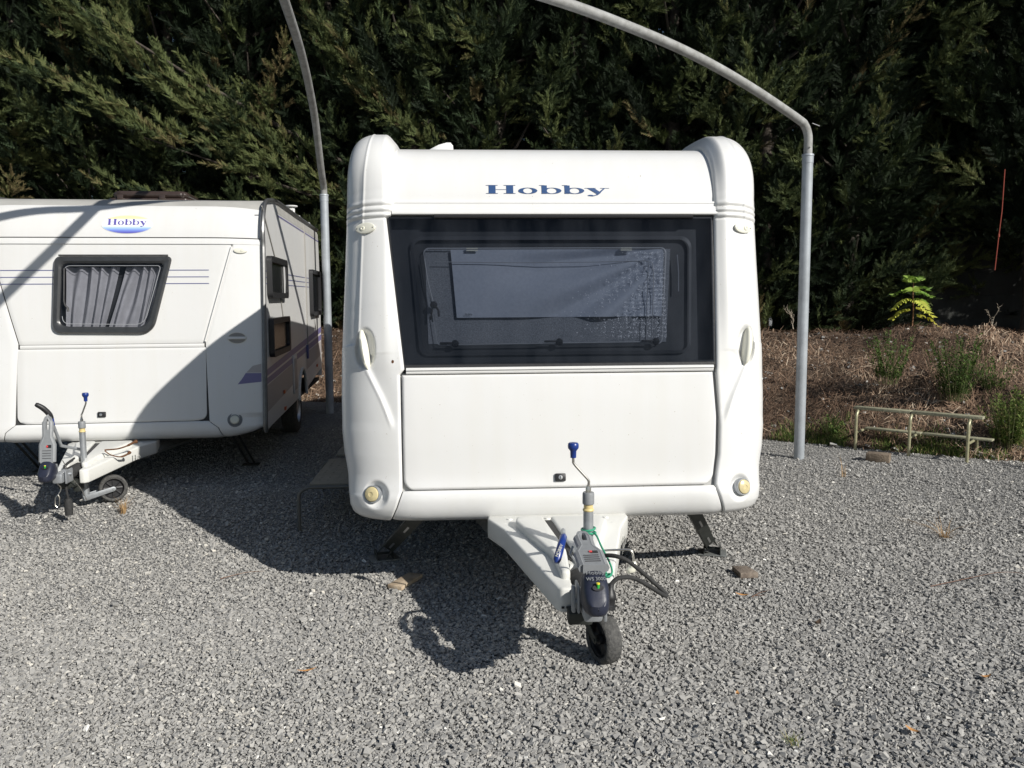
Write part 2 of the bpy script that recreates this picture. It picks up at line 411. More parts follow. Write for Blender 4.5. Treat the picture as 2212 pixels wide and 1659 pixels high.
# dark backing wall of the window recess
def rrect(x0, z0, x1, z1, r, n=6, tl=0, tr=0, bl=0, br=0):
    """rounded quad; corners may be shifted in x"""
    C = [((x0+bl, z0), 180), ((x1+br, z0), 270), ((x1+tr, z1), 0), ((x0+tl, z1), 90)]
    sgn = [(1, 1), (-1, 1), (-1, -1), (1, -1)]; out = []
    for ((cx, cz), a), (sx, sz) in zip(C, sgn):
        for k in range(n+1):
            an = rad(a+90*k/n); out.append((cx+sx*r+r*math.cos(an), cz+sz*r+r*math.sin(an)))
    return out
mb = MB(); mb.add(quadw([(wl(1.285), 1.285), (wr(1.285), 1.285), (wr(2.09), 2.09), (wl(2.09), 2.09)], .075), [(0, 1, 2, 3)])
for (a, b) in (((wl(1.285), 1.285), (wr(1.285), 1.285)), ((wr(1.285), 1.285), (wr(2.09), 2.09)), ((wr(2.09), 2.09), (wl(2.09), 2.09)), ((wl(2.09), 2.09), (wl(1.285), 1.285))):
    mb.add([win(*a, .02), win(*b, .02), win(*b, .075), win(*a, .075)], [(0, 1, 2, 3)])
M['winback'] = mat('window_surround', (.028, .030, .034), .5, noise=.3, nscale=20)
mb.build('window_recess', M['winback'], winf, smooth=False)
M['wing'] = mat('inner_frame', (.045, .047, .052), .5)
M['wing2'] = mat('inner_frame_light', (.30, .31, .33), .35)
def ringw(o1, o2, d1, d2, m, name, par):
    n = len(o1); mb = MB(); vs = quadw(o1, d1)+quadw(o2, d2)
    mb.add(vs, [(i, (i+1) % n, n+(i+1) % n, n+i) for i in range(n)]); return mb.build(name, m, par, smooth=False)
oA = rrect(-.790, 1.345, .755, 1.985, .06, tl=0, bl=.04, br=-.02)
oB = rrect(-.775, 1.360, .740, 1.965, .05, tl=0, bl=.045, br=-.02)
oC = rrect(-.770, 1.385, .64, 1.925, .04, tl=0, bl=.06, br=-.03)
ringw(oA, oB, .055, .05, M['wing'], 'inner_frame', winf)
ringw(rrect(-.722, 1.395, .612, 1.923, .03, tl=0, bl=.065, br=-.035), rrect(-.716, 1.400, .606, 1.917, .028, tl=0, bl=.065, br=-.035), .048, .047, M['wing2'], 'inner_frame', winf)
# woven screen and blind behind the pane, with folds shaped to imitate light streaks
def weave(name, c1, c2, sc_, sparkle):
    m = bpy.data.materials.new(name); m.use_nodes = True; n = m.node_tree.nodes; l = m.node_tree.links; b = n['Principled BSDF']
    b.inputs['Roughness'].default_value = .6
    tc = n.new('ShaderNodeTexCoord'); ch = n.new('ShaderNodeTexNoise'); ch.inputs['Scale'].default_value = sc_; ch.inputs['Detail'].default_value = 3
    l.new(tc.outputs['Object'], ch.inputs['Vector'])
    r = n.new('ShaderNodeValToRGB'); r.color_ramp.elements[0].color = (*c1, 1); r.color_ramp.elements[1].color = (*c2, 1)
    r.color_ramp.elements[0].position = .3; r.color_ramp.elements[1].position = .7
    l.new(ch.outputs[0], r.inputs[0]); l.new(r.outputs[0], b.inputs['Base Color'])
    return m
M['screen'] = weave('fly_screen', (.11, .12, .135), (.25, .26, .285), 180, 0)
M['blind'] = weave('blue_grey_blind', (.32, .35, .41), (.37, .40, .46), 60, 1)
mb = MB(); mb.add(quadw([(-.700, 1.405), (.60, 1.405), (.64, 1.915), (-.715, 1.915)], .071), [(0, 1, 2, 3)]); mb.build('fly_screen', M['screen'], winf, smooth=False)
def fold(x, z):
    dx = .68-x; dz = 1.95-z; an = math.atan2(dz, dx+1e-6); r = math.hypot(dx, dz)
    k = sm(.05, .3, r)*(1-sm(.55, 1.15, r))*sm(.0, .12, an)*(1-sm(.75, 1.25, an))
    return max(-.017, .026*math.sin(an*17+.6+r*1.3)*k*(.3+r))
mb = MB(); rows = []
for j in range(71):
    z = lerp(1.545, 1.912, j/70); x0 = lerp(-.545, -.575, j/70); x1 = lerp(.575, .598, j/70)
    rows.append([win(x, z, .052-fold(x, z)) for x in [lerp(x0, x1, i/140) for i in range(141)]])
mb.grid(rows); mb.build('blind', M['blind'], winf)
# sparkling light reflections painted in as pale specks (denser to the lower right)
M['glint'] = mat('painted_sparkle', (.95, .95, .97), .25, .2)
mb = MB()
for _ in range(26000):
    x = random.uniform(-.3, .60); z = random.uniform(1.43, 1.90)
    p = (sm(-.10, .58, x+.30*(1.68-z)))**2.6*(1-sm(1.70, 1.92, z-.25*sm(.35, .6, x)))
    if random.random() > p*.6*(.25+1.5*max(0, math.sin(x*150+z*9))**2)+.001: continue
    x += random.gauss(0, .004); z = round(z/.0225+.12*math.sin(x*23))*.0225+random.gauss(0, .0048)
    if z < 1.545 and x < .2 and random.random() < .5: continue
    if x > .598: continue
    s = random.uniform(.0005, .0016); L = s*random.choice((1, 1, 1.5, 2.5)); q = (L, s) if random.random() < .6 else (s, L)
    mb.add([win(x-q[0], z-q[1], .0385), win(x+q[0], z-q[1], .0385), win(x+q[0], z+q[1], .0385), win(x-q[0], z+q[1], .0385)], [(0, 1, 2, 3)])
mb.build('sparkle_specks', M['glint'], winf, smooth=False)['kind'] = 'stuff'
# thin light reflections of the inner window's edge, painted in as a pale bead
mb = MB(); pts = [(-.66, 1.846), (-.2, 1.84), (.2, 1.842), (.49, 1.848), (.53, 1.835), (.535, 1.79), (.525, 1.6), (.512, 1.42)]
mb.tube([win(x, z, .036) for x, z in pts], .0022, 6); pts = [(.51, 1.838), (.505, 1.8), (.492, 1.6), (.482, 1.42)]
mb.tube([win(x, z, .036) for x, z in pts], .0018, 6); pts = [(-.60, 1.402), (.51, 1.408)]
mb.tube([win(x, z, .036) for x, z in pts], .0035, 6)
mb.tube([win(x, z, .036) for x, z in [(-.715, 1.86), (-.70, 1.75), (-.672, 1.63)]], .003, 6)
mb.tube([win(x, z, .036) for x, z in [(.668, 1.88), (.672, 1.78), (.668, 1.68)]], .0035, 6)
mb.build('edge_line', M['wing2'], winf)
mb = MB(); mb.add([win(-.50, 1.558, .0415), win(-.46, 1.558, .0415), win(-.46, 1.569, .0415), win(-.50, 1.569, .0415)], [])
put_word(mb, lambda u, v, k: win(lerp(-.502, -.46, u), 1.558+.011*v, .0405-.0002*(k % 4)))
mb.build('lettering', M['black'], winf, smooth=False)
for x in (-.458, .386):                                   # hinge clips
    mb = MB(); mb.box((0, 0, 0), (.062, .008, .005)); mb.box((0, 0, -.011), (.062, .008, .006)); o = mb.build('hinge_clip', M['lensw'], winf); o.location = win(x, 1.918, .034)
def latch(x, z, s=1, vert=False):
    mb = MB(); mb.lathe([(0, .014), (.016, .012), (.02, 0)], 14, Matrix.Rotation(rad(90), 4, 'X'))
    mb.box((-.045*s, -.006, .004), (.075, .008, .010), bev=.003)
    o = mb.build('latch', M['black'], winf); o.location = win(x, z, .034)
    if vert: o.rotation_euler = (0, rad(-80), 0)
    return o
latch(-.555, 1.408); latch(.006, 1.412); latch(.535, 1.41); latch(-.668, 1.615, 1, True)
mb = MB(); mb.tube([win(x, z, .034) for x, z in spline([(-.668, 1.615, 0), (-.648, 1.60, 0), (-.640, 1.575, 0), (-.643, 1.553, 0)], 4) and [(-.668, 1.605), (-.652, 1.60), (-.643, 1.585), (-.641, 1.553)]], .006, 8); mb.build('stay_arm', M['black'], winf)
# smoked outer pane
m = bpy.data.materials.new('smoked_acrylic'); m.use_nodes = True; n = m.node_tree.nodes; l = m.node_tree.links; n.remove(n['Principled BSDF'])
tr = n.new('ShaderNodeBsdfTransparent'); tr.inputs[0].default_value = (.45, .475, .52, 1)
gl = n.new('ShaderNodeBsdfGlossy'); gl.inputs['Roughness'].default_value = .07; gl.inputs[0].default_value = (1, 1, 1, 1)
df = n.new('ShaderNodeBsdfDiffuse'); df.inputs[0].default_value = (.22, .24, .28, 1)
fr = n.new('ShaderNodeFresnel'); fr.inputs[0].default_value = 1.33
ns = n.new('ShaderNodeTexNoise'); ns.inputs['Scale'].default_value = 3; ns.inputs['Detail'].default_value = 8; tc = n.new('ShaderNodeTexCoord'); mp = n.new('ShaderNodeMapping')
mp.inputs['Scale'].default_value = (3, 3, .6); l.new(tc.outputs['Object'], mp.inputs[0]); l.new(mp.outputs[0], ns.inputs['Vector'])
mr = n.new('ShaderNodeMapRange'); mr.inputs[1].default_value = .35; mr.inputs[2].default_value = .8; mr.inputs[3].default_value = .0; mr.inputs[4].default_value = .05; l.new(ns.outputs[0], mr.inputs[0])
m1 = n.new('ShaderNodeMixShader'); l.new(mr.outputs[0], m1.inputs[0]); l.new(tr.outputs[0], m1.inputs[1]); l.new(df.outputs[0], m1.inputs[2])
m2 = n.new('ShaderNodeMixShader'); l.new(fr.outputs[0], m2.inputs[0]); l.new(m1.outputs[0], m2.inputs[1]); l.new(gl.outputs[0], m2.inputs[2])
l.new(m2.outputs[0], n['Material Output'].inputs[0]); M['pane'] = m
mb = MB(); rows = []
for j in range(9):
    z = lerp(1.302, 2.082, j/8); rows.append([win(lerp(wl(z)+.008, wr(z)-.008, i/16), z, -.004-.006*math.sin(math.pi*i/16)*math.sin(math.pi*j/8)) for i in range(17)])
mb.grid(rows); mb.build('pane', M['pane'], winf)
# window sill ledge above hatch
mb = MB(); rows = []
for z, h in [(1.287, -.02), (1.283, .016), (1.279, .020), (1.270, .021), (1.268, .013), (1.258, .012), (1.252, .008), (1.2495, -.02)]:
    rows.append([S1(lerp(-.815, .835, i/30), TZ(z), h) for i in range(31)])
mb.grid(rows[::-1]); mb.build('sill', M['white2'], car, angle=25)
# dark body behind the gaps
mb = MB(); rows = []
for t in strip_t(t_bot, TZ(2.2), .04):
    z_ = P1.at(t)[1]; rows.append([S1(lerp(-.93, .93, i/20), t, -.018-(.095 if 1.29 < z_ < 2.09 else 0)) for i in range(21)])
mb.grid(rows); mb.build('inner_wall', M['groove'], car)
# hatch: rounded panel with rolled edge
def panel(zb, zt, xl, xr, rc, h, bulge=0., nz=40, nx=60, roll=.016, rb=True):
    rows = []
    for j in range(nz+1):
        v = j/nz; z = lerp(zb, zt, (1-math.cos(v*math.pi))/2)
        cut = 0
        if rb and z < zb+rc: cut = rc-math.sqrt(max(0, rc*rc-(zb+rc-z)**2))
        a = xl(z)+cut; b = xr(z)-cut; row = []
        ez = min(1, min(z-zb, zt-z)/.012+.0)
        for i in range(nx+1):
            x = lerp(a, b, (1-math.cos(i/nx*math.pi))/2); ex = min(1, min(x-a, b-x)/.012)
            e = max(0, min(ex, ez)); hh = h-roll*(1-math.sqrt(max(0, 1-(1-e)**2)))
            hh += bulge*(1-((x-(a+b)/2)/((b-a)/2))**2)*math.sin(math.pi*v)
            row.append(S1(x, TZ(z), hh))
        rows.append(row)
    return rows
mb = MB(); mb.grid(panel(.643, 1.247, lambda z: interp([(.6, -.835), (1.25, -.838)], z), lambda z: interp([(.64, .822), (.8, .842), (1., .848), (1.25, .832)], z), .06, .010, .006, 60, 80))
hatch = mb.build('hatch', M['white2'], car, angle=60)
L = on1(-.035+.03, .695, .014)
mb = MB(); mb.box((0, 0, .006), (.058, .042, .016), L, bev=.006); mb.lathe([(.011, .012), (.011, .017), (.0, .018)], 16, L, mi=1); mb.box((0, 0, .0185), (.003, .014, .002), L, mi=0)
mb.build('hatch_lock', [M['black'], M['alu']], hatch)
# lower bumper strip
mb = MB(); rows = []
for t in strip_t(t_bot, TZ(.638), .012):
    z = P1.at(t)[1]; a = xi_pillar(-1, t)-.004; b = xi_pillar(1, t)-.004; e = .006*(1-min(1, (TZ(.638)-t)/.01))
    rows.append([S1(-a, t, -.012)]+[S1(lerp(-a+.002, b-.002, i/50), t, .010-e-(.004 if i in (0, 50) else 0)) for i in range(51)]+[S1(b, t, -.012)])
rows.append([S1(p[0], TZ(.640), -.015) for p in rows[-1]])
mb.grid(rows); mb.build('bumper', M['white'], car, angle=60)
# side walls, floor and back
ends = [S1(W1(t), t, .0) for t in strip_t(t_bot, P1.L, .05)]
for side in (-1, 1):
    vs = [(side*1.143, p[1]+.02 if p[1] < .5 else p[1], p[2]) for p in ends]; vs = [(side*(interp([(.46, 1.1), (.6, 1.14), (1.1, 1.185), (2.1, 1.14), (2.6, 1.12)], v[2])), v[1], v[2]) for v in vs]
    poly = vs+[(side*1.12, 5.25, .5)]; arch = [(side*1.13, 3.35+.38*math.cos(a), .46+.38*math.sin(a)) for a in np.linspace(0, math.pi, 14)]
    MB().add(poly+arch, [tuple(range(len(poly)+len(arch)))]).build('side_wall', M['white2'], car, smooth=False)
mb = MB(); mb.box((0, 2.9, .47), (2.2, 4.8, .03)); mb.build('floor', M['gap'], car)
mb = MB(); rr = [(x, 5.22+.05*(1-abs(x)), z) for z in (.5, 1.5, 2.4) for x in (-1.12, -.5, .5, 1.12)]
mb.grid([rr[0:4], rr[4:8], rr[8:12], [(x, 5.2, 2.51) for x in (-1.12, -.5, .5, 1.12)]]); mb.build('rear_wall', M['white2'], car)
# roof hood / aerial fin
mb = MB(); rows = []
for k, y in enumerate((1.05, 1.12, 1.25, 1.45, 1.7)):
    s = (.0, .85, 1, .9, .3)[k]
    rows.append([(x, y, 2.515+s*hh*1.62) for x, hh in [(-.86, 0), (-.80, .012), (-.72, .052), (-.65, .078), (-.60, .088), (-.575, .088), (-.56, .075), (-.548, .0)]])
mb.grid(rows[::-1]); mb.build('roof_cowl', M['white'], car)
# marker lights (oval)
for side in (-1, 1):
    L = on1(side*1.025, 2.022, .002, True)
    e = ell(0, 0, .060, .029, 32); mb = MB(); mb.prism(e, -.004, .010, L, bev=.004)
    ml = mb.build('marker_light', M['cream'], car)
    mb = MB(); mb.lathe([(.014, .009), (.013, .013), (.006, .0145), (.004, .012), (0, .012)], 18, L @ Matrix.Translation((side*.016 if side > 0 else -.014, 0, 0))); mb.build('lens', M['lensw'], ml)
    for q in (-.048, .048):
        mb = MB(); mb.lathe([(.003, .0100), (.003, .0112), (0, .0114)], 8, L @ Matrix.Translation((q, 0, 0))); mb.build('screw', M['jack'], ml)
    # fog / position lamps in bowls
    L = on1(side*1.0, .625, .010, True)
    L = frame(L.translation, (L.to_3x3() @ Vector((0, 0, 1)))+Vector((side*.25, -.8, 0)))
    mb = MB(); mb.lathe([(.046, -.01), (.047, .016), (.044, .022), (.041, .022), (.041, .012)], 28, L); fl = mb.build('fog_lamp', M['galv'], car)
    mb = MB(); mb.lathe([(.041, .018), (.036, .028), (.020, .034), (.012, .0345), (.011, .032), (0, .032)], 28, L); mb.build('lens', M['lens'], fl)
    # grab handle: blade across the hollow
    L = on1(side*1.035, 1.39, .022, True); mb = MB(); rows = []
    for j in range(17):
        v = -1+2*j/16; z = v*.110; wd = .021*math.sqrt(max(0, 1-v*v))+.003; up = .036*math.sqrt(max(0.0, 1-v*v))+.002
        cxx = -.016*side*(-1)*0+.018*v*(-1)*side*(-1)
        rows.append([(cxx-wd*.4, z, -.02), (cxx-wd*.75, z, up*.7), (cxx-wd*.4, z, up), (cxx+wd*.35, z, up), (cxx+wd*.6, z, up*.7), (cxx+wd*.5, z, -.02)])
    mb.grid([[L @ Vector(p) for p in r] for r in rows], flip=True); mb.build('grab_handle', M['cream'], car, angle=60)
# stone chip
L = on1(-.885, 1.318, .0008, True); MB().add([L @ Vector((x*.007, y*.009, .0007)) for x, y in ell(0, 0, 1, 1, 9)], [tuple(range(9))]).build('paint_chip', M['rust'], car)
# wheels far under
def wheel(par, x, y, r, wd, name='wheel'):
    T = Matrix.Translation((x, y, r)) @ Matrix.Rotation(rad(90), 4, 'Y'); mb = MB()
    mb.lathe([(r*.6, wd/2), (r*.9, wd/2), (r*.985, wd*.38), (r, wd*.2), (r, -wd*.2), (r*.985, -wd*.38), (r*.9, -wd/2), (r*.6, -wd/2)], 32, T)
    t = mb.build('wheel', M['tyre'], par)
    mb = MB(); mb.lathe([(r*.62, wd/2), (r*.58, wd*.3), (r*.3, wd*.25), (r*.28, wd*.42), (0, wd*.44)], 24, T); mb.build('rim', M['alu'], t)
for side in (-1, 1): wheel(car, side*1.0, 3.35, .31, .18)

def drawbar(par, cx, dz, hang, wang, lever_up, front=True, wpos=(.12, -.72), cdx=0., cdz=0.):
    """cover, stabiliser coupling, jockey wheel ... ; cx centre line, dz height shift, hang handle angle"""
    def T(x, y, z): return Matrix.Translation((cx+x, y, z+dz))
    T0 = T(0, 0, 0)
    zf = lambda x, y: .055*sm(-1, -.1, y)-.02
    mb = MB(); mb.prism([(-.37, .12), (-.375, -.02), (-.30, -.22), (-.115, -.93), (-.095, -.955), (-.045, -.955), (-.04, -.70), (.055, -.70), (.06, -.955), (.10, -.955), (.125, -.93), (.30, -.22), (.375, -.02), (.37, .12)], .345, .455, T0, bev=.012, seg=3, zf=zf)
    mb.prism([(-.23, -.13), (-.095, -.13), (-.03, -.60), (-.045, -.86), (-.085, -.86), (-.10, -.62), (-.24, -.20)], .44, .495, T0, bev=.016, seg=3, zf=zf)
    mb.prism([(-.055, -.12), (.21, -.12), (.23, -.2), (.10, -.66), (.09, -.86), (.045, -.86), (.0, -.62)], .44, .490, T0, bev=.016, seg=3, zf=zf)
    for x in (-.26, -.17, -.06, .05, .15, .25):
        mb.lathe([(.017, 0), (.014, .006), (0, .008)], 14, T(x, -.045, .488))
    for x, y in ((-.29, -.12), (-.255, -.17), (.27, -.14)): mb.lathe([(.016, 0), (.013, .006), (0, .008)], 14, T(x, y, .482))
    cov = mb.build('drawbar_cover', M['cover'], par, angle=35)
    mb = MB(); mb.prism([(-.098, -.16), (-.053, -.16), (.0, -.62), (-.02, -.70), (-.05, -.62)], .470, .478, T0, zf=zf); mb.build('slot', M['gap'], cov)
    mb = MB(); mb.box((-.09, -.957, .352), (.012, .004, .009), T0); mb.box((-.07, -.957, .352), (.012, .004, .009), T0); mb.build('vent_hole', M['gap'], cov)
    # embossed word on cover side
    def emb(sx):
        mb = MB(); a = Vector((sx*.335, -.10, 0)); b = Vector((sx*.262, -.36, 0))
        nrm = Vector((sx, -.26, 0)).normalized()
        if sx < 0: a, b = a, b
        p0, p1 = (a, b) if sx < 0 else (b, a)
        put_word(mb, lambda u, v, k: tuple(Vector((cx, 0, dz+.385+.05*v))+p0.lerp(p1, u)+nrm*(.017+.0003*(k % 4))))
        mb.build('lettering', M['cover'], cov, smooth=False)
    emb(1)
    # chassis rails
    mb = MB()
    for s in (-1, 1):
        mb.tube([(cx+s*.62, 1.3, .40+dz), (cx+s*.36, .1, .40+dz), (cx+s*.05, -.88, .375+dz)], .035, 4)
    mb.build('chassis_rail', M['jackl'], par, smooth=False)
    mb = MB(); mb.box((0, -.93, .335), (.10, .16, .05), T0, bev=.01); mb.box((-.03, -.99, .33), (.09, .06, .06), T0, bev=.01, rot=Matrix.Rotation(.3, 4, 'X')); mb.box((.02, -.86, .30), (.05, .10, .10), T0, bev=.01)
    mb.build('chassis_nose', M['jack'], par)
    # coupling shaft with rubber bellows
    prof = []
    for k in range(14): prof.append((.048 if k % 2 else .039, .02*k))
    mb = MB(); mb.lathe([(.0, 0)]+prof+[(0, .27)], 18, T(0, -.76, .415) @ Matrix.Rotation(rad(90), 4, 'X')); mb.build('rubber_bellows', M['rubber'], par)
    mb = MB(); mb.box((0, -1.10, .42), (.075, .22, .075), T0, bev=.014); mb.box((-.05, -1.11, .455), (.010, .09, .11), T0, bev=.004); mb.box((.052, -1.12, .425), (.012, .13, .10), T0, bev=.004)
    mb.tube([(cx-.07, -1.12, .44+dz), (cx+.075, -1.12, .44+dz)], .011, 8)
    mb.box((-.068, -1.12, .45), (.016, .03, .11), T0, bev=.006)
    mb.build('coupling_body', M['galv'], par)
    # stabiliser head: dark nose
    mb = MB(); rows = []; A = T(cdx, -1.155, .49+cdz)
    H_ = [(-.02, .034, .04, .028, .055), (.02, .046, .05, .040, .095), (.05, .053, .053, .045, .112), (.085, .054, .054, .048, .098), (.12, .050, .050, .050, .060), (.148, .040, .040, .046, .024), (.163, .026, .026, .036, .0), (.168, .002, .002, .018, -.01)]
    for s, hw, hw2, lo, hi in H_:
        ring = []
        for k in range(28):
            a = 2*math.pi*k/28; c, s_ = math.cos(a), math.sin(a); e = .62
            x = hw*math.copysign(abs(c)**e, c); zz = math.copysign(abs(s_)**e, s_); z = zz*hi if zz > 0 else zz*lo
            ring.append((x, -s, z+.0))
        ring.append(ring[0]); rows.append(ring)
    mb.grid(rows, A); nose = mb.build('coupling_head', M['navyp'], par, angle=60, weld=True)
    # red/green wear pin
    mb = MB(); mb.prism(ell(0, 0, .022, .012, 16), 0, .003, T(cdx+.005, -1.280, .549+cdz) @ Matrix.Rotation(rad(50), 4, 'X'), mi=0); mb.lathe([(.006, 0), (.006, .018), (0, .019)], 10, T(cdx+.005, -1.279, .546+cdz), mi=1)
    M.setdefault('green', mat('green_pin', (.02, .35, .05), .4)); M.setdefault('yel', mat('yellow_cap', (.75, .65, .05), .4)); M.setdefault('redp', mat('red_mark', (.65, .05, .05), .4))
    mb.lathe([(.007, .018), (.007, .023), (0, .024)], 10, T(cdx+.005, -1.279, .546+cdz), mi=2); mb.build('wear_pin', [M['black'], M['green'], M['yel']], nose)
    # handle lever (plate with loop), runs along +s from pivot
    Hh = T(cdx, -1.200, .588+cdz) @ Matrix.Rotation(rad(hang), 4, 'X') @ Matrix.Diagonal((1, .86, 1, 1))      # local y = along the lever
    outl = [(-.044, -.02), (.044, -.02), (.045, .06), (.044, .14), (.036, .175), (.022, .205), (.019, .23), (.022, .27), (.026, .32), (.025, .36), (.016, .383), (0, .39), (-.016, .383), (-.025, .36), (-.026, .32), (-.022, .27), (-.019, .23), (-.022, .205), (-.036, .175), (-.044, .14), (-.045, .06)]
    hole = [(-.009, .27), (.009, .27), (.012, .32), (.010, .352), (0, .362), (-.010, .352), (-.012, .32)]
    b = bmesh.new(); 
    def loopv(pts, z): return [b.verts.new((x, y, z)) for x, y in pts]
    for z in (0, .038): pass
    o0 = loopv(outl, 0); o1 = loopv(outl, .034); h0 = loopv(hole, 0); h1 = loopv(hole, .034)
    for o_, h_ in ((o0, h0), (o1, h1)):
        es = [b.edges.get((o_[i], o_[(i+1) % len(o_)])) or b.edges.new((o_[i], o_[(i+1) % len(o_)])) for i in range(len(o_))]
        es += [b.edges.new((h_[i], h_[(i+1) % len(h_)])) for i in range(len(h_))]
        bmesh.ops.triangle_fill(b, use_beauty=True, edges=es)
    for A_, B_ in ((o0, o1), (h0, h1)):
        for i in range(len(A_)): b.faces.new((A_[i], A_[(i+1) % len(A_)], B_[(i+1) % len(A_)], B_[i]))
    bmesh.ops.recalc_face_normals(b, faces=b.faces)
    mb = MB(); mb.bm(b, Hh)
    mb.tube([Hh @ Vector(p) for p in [(-.043, -.01, .017), (-.044, .14, .017), (-.021, .21, .017), (-.024, .33, .017), (0, .385, .017), (.024, .33, .017), (.021, .21, .017), (.044, .14, .017), (.043, -.01, .017)]], .0185, 8)
    hd = mb.build('coupling_lever', M['greyp'], nose, angle=30)
    mb = MB()
    for k in range(4): mb.box((0, .022+.022*k, .0345), (.062, .004, .003), Hh)
    mb.box((.018, .125, .0345), (.030, .026, .003), Hh); mb.build('lever_groove', M['black'], hd)
    mb = MB(); mb.box((.004, .125, .0372), (.012, .016, .002), Hh); mb.build('safety_mark', M['redp'], hd)
    if front:
        textmesh('Hobby', .027, Matrix.Translation((cx, -1.238, .5945+dz)) @ Matrix.Rotation(rad(24), 4, 'X'), M['greyp'], nose)
        textmesh('WS 3000', .020, Matrix.Translation((cx, -1.259, .5775+dz)) @ Matrix.Rotation(rad(44), 4, 'X'), M['greyp'], nose)
    # jockey wheel post
    px, py = (.070, -.61) if front else (.010, -.70)
    mb = MB(); mb.tube([(cx+px, py, .17+dz*1), (cx+px, py, (.68 if front else .70)+dz)], .0235, 20); 
    jw = mb.build('jockey_post', M['galv'], par)
    mb = MB(); mb.lathe([(.0245, .695), (.0265, .70), (.0245, .705), (.0215, .708), (.0215, .73), (0, .73)], 20, T(px, py, 0)); mb.build('sleeve', M['yellow'], jw)
    mb = MB(); mb.lathe([(.024, .726), (.0275, .73), (.0275, .775), (.025, .782), (.0, .783)], 20, T(px, py, 0)); mb.build('collar', M['greyp'], jw)
    mb = MB(); mb.lathe([(.013, .78), (.013, .80), (.009, .806), (.009, .815), (0, .815)], 6, T(px, py, 0)); d = -1 if front else 1; dd = .070 if front else .04
    mb.tube([(cx+px, py, .80+dz), (cx+px+.002, py, .832+dz)]+[tuple(v) for v in spline([(cx+px, py, .835+dz), (cx+px+d*.008, py, .848+dz), (cx+px+d*(dd-.006), py, .912+dz), (cx+px+d*dd, py, .93+dz), (cx+px+d*dd, py, .95+dz)], 5)], .0062, 10)
    cr = mb.build('crank', M['steel'], jw)
    mb = MB(); mb.lathe([(0, .944), (.0135, .944), (.0145, .975), (.020, .982), (.0245, .988), (.0255, .998), (.0245, 1.008), (.020, 1.013), (0, 1.015)], 24, T(px+d*dd, py, .0)); mb.build('knob', M['blue'], cr)
    if front:
        for c in jw.children: c.location.z = -.02
    # wheel, fork
    wx, wy = wpos; ax = Vector((math.cos(rad(wang)), math.sin(rad(wang)), 0)); R = .110; WD = .078 if front else .058
    Z = frame((cx+wx, wy, R), ax, Vector((0, 0, 1)))
    mb = MB(); mb.lathe([(.082, .4*WD), (.098, WD/2), (.106, .43*WD), (.110, .3*WD), (.1105, 0), (.110, -.3*WD), (.106, -.43*WD), (.098, -WD/2), (.082, -.4*WD)], 40, Z); wh = mb.build('jockey_wheel', M['tyre'], jw)
    mb = MB(); mb.lathe([(.084, .02), (.080, .026), (.074, .018), (.074, -.018), (.080, -.026), (.084, -.02)], 32, Z); mb.lathe([(.0, .03), (.022, .028), (.024, .02), (.024, -.02), (.022, -.028), (0, -.03)], 16, Z)
    for k in range(8):
        a = k*math.pi/4; c, s = math.cos(a), math.sin(a); mb.tube([Z @ Vector((c*.02, s*.02, 0)), Z @ Vector((c*.078, s*.078, 0))], .011, 6)
    mb.lathe([(.0, .004), (.078, .004), (.078, -.004), (0, -.004)], 24, Z)
    mb.build('hub', M['black'], wh)
    pb = Vector((cx+px, py, .21+dz)); wc = Vector((cx+wx, wy, R))
    back = (wc-pb); back.z = 0
    mb = MB(); side_v = ax
    base = Vector((cx+px, py, .0))
    for s in (-1, 1):
        p1 = Vector((cx+px, py, .0))+side_v*s*.034; p2 = wc+side_v*s*(WD/2+.007)
        a = Vector((p1.x, p1.y, .20+dz*.5)) if front else Vector((p1.x, p1.y, .06)); 
        dirv = (p2-a); L_ = dirv.length; dirv.normalize(); upv = side_v.cross(dirv)
        A = Matrix(((dirv.x, upv.x, side_v.x, a.x), (dirv.y, upv.y, side_v.y, a.y), (dirv.z, upv.z, side_v.z, a.z), (0, 0, 0, 1)))
        mb.prism([(-.02, -.022), (L_, -.019), (L_+.014, -.012), (L_+.018, 0), (L_+.014, .012), (L_, .019), (-.02, .022)], -.0025, .0025, A, bev=.001)
    mb.tube([wc-side_v*(WD/2+.015), wc+side_v*(WD/2+.015)], .009, 8)
    if not front: mb.tube([(cx+px, py, .22), (cx+px, py, .035)], .027, 16)
    else: mb.box((0, 0, 0), (.07, .05, .09), Matrix.Translation((cx+px, py, .20+dz)), bev=.01)
    mb.build('wheel_fork', M['jack'] if front else M['galv'], jw)
    return jw
drawbar(car, -.02, 0, 6, 20, False, True, (.125, -.72))
# handbrake grip pointing forward, lead hook, jacks
mb = MB(); mb.tube([(-.07, -.62, .53), (-.09, -.80, .64), (-.10, -.90, .648)], .010, 10); mb.tube([(-.03, -.86, .50), (-.07, -.88, .56), (-.055, -.86, .585)], .006, 8)
hb = mb.build('handbrake', M['galv'], car)
mb = MB(); mb.tube([(-.098, -.90, .645), (-.103, -.915, .645), (-.120, -.97, .622), (-.140, -1.01, .578), (-.143, -1.018, .565)], [.010, .0155, .0165, .0165, .010], 16); mb.build('grip', M['blue'], hb)
textmesh('HOBBY', .018, frame((-.131, -1.005, .6145), (-.15, -.75, .6), (.45, .5, .7)) @ Matrix.Rotation(rad(90), 4, 'Z'), M['lensw'], hb)
mb = MB(); mb.tube(spline([(.10, -.72, .52), (.20, -.73, .525), (.225, -.735, .520), (.233, -.74, .50), (.235, -.745, .47)], 5), .005, 10); hk = mb.build('lead_hook', M['steel'], car)
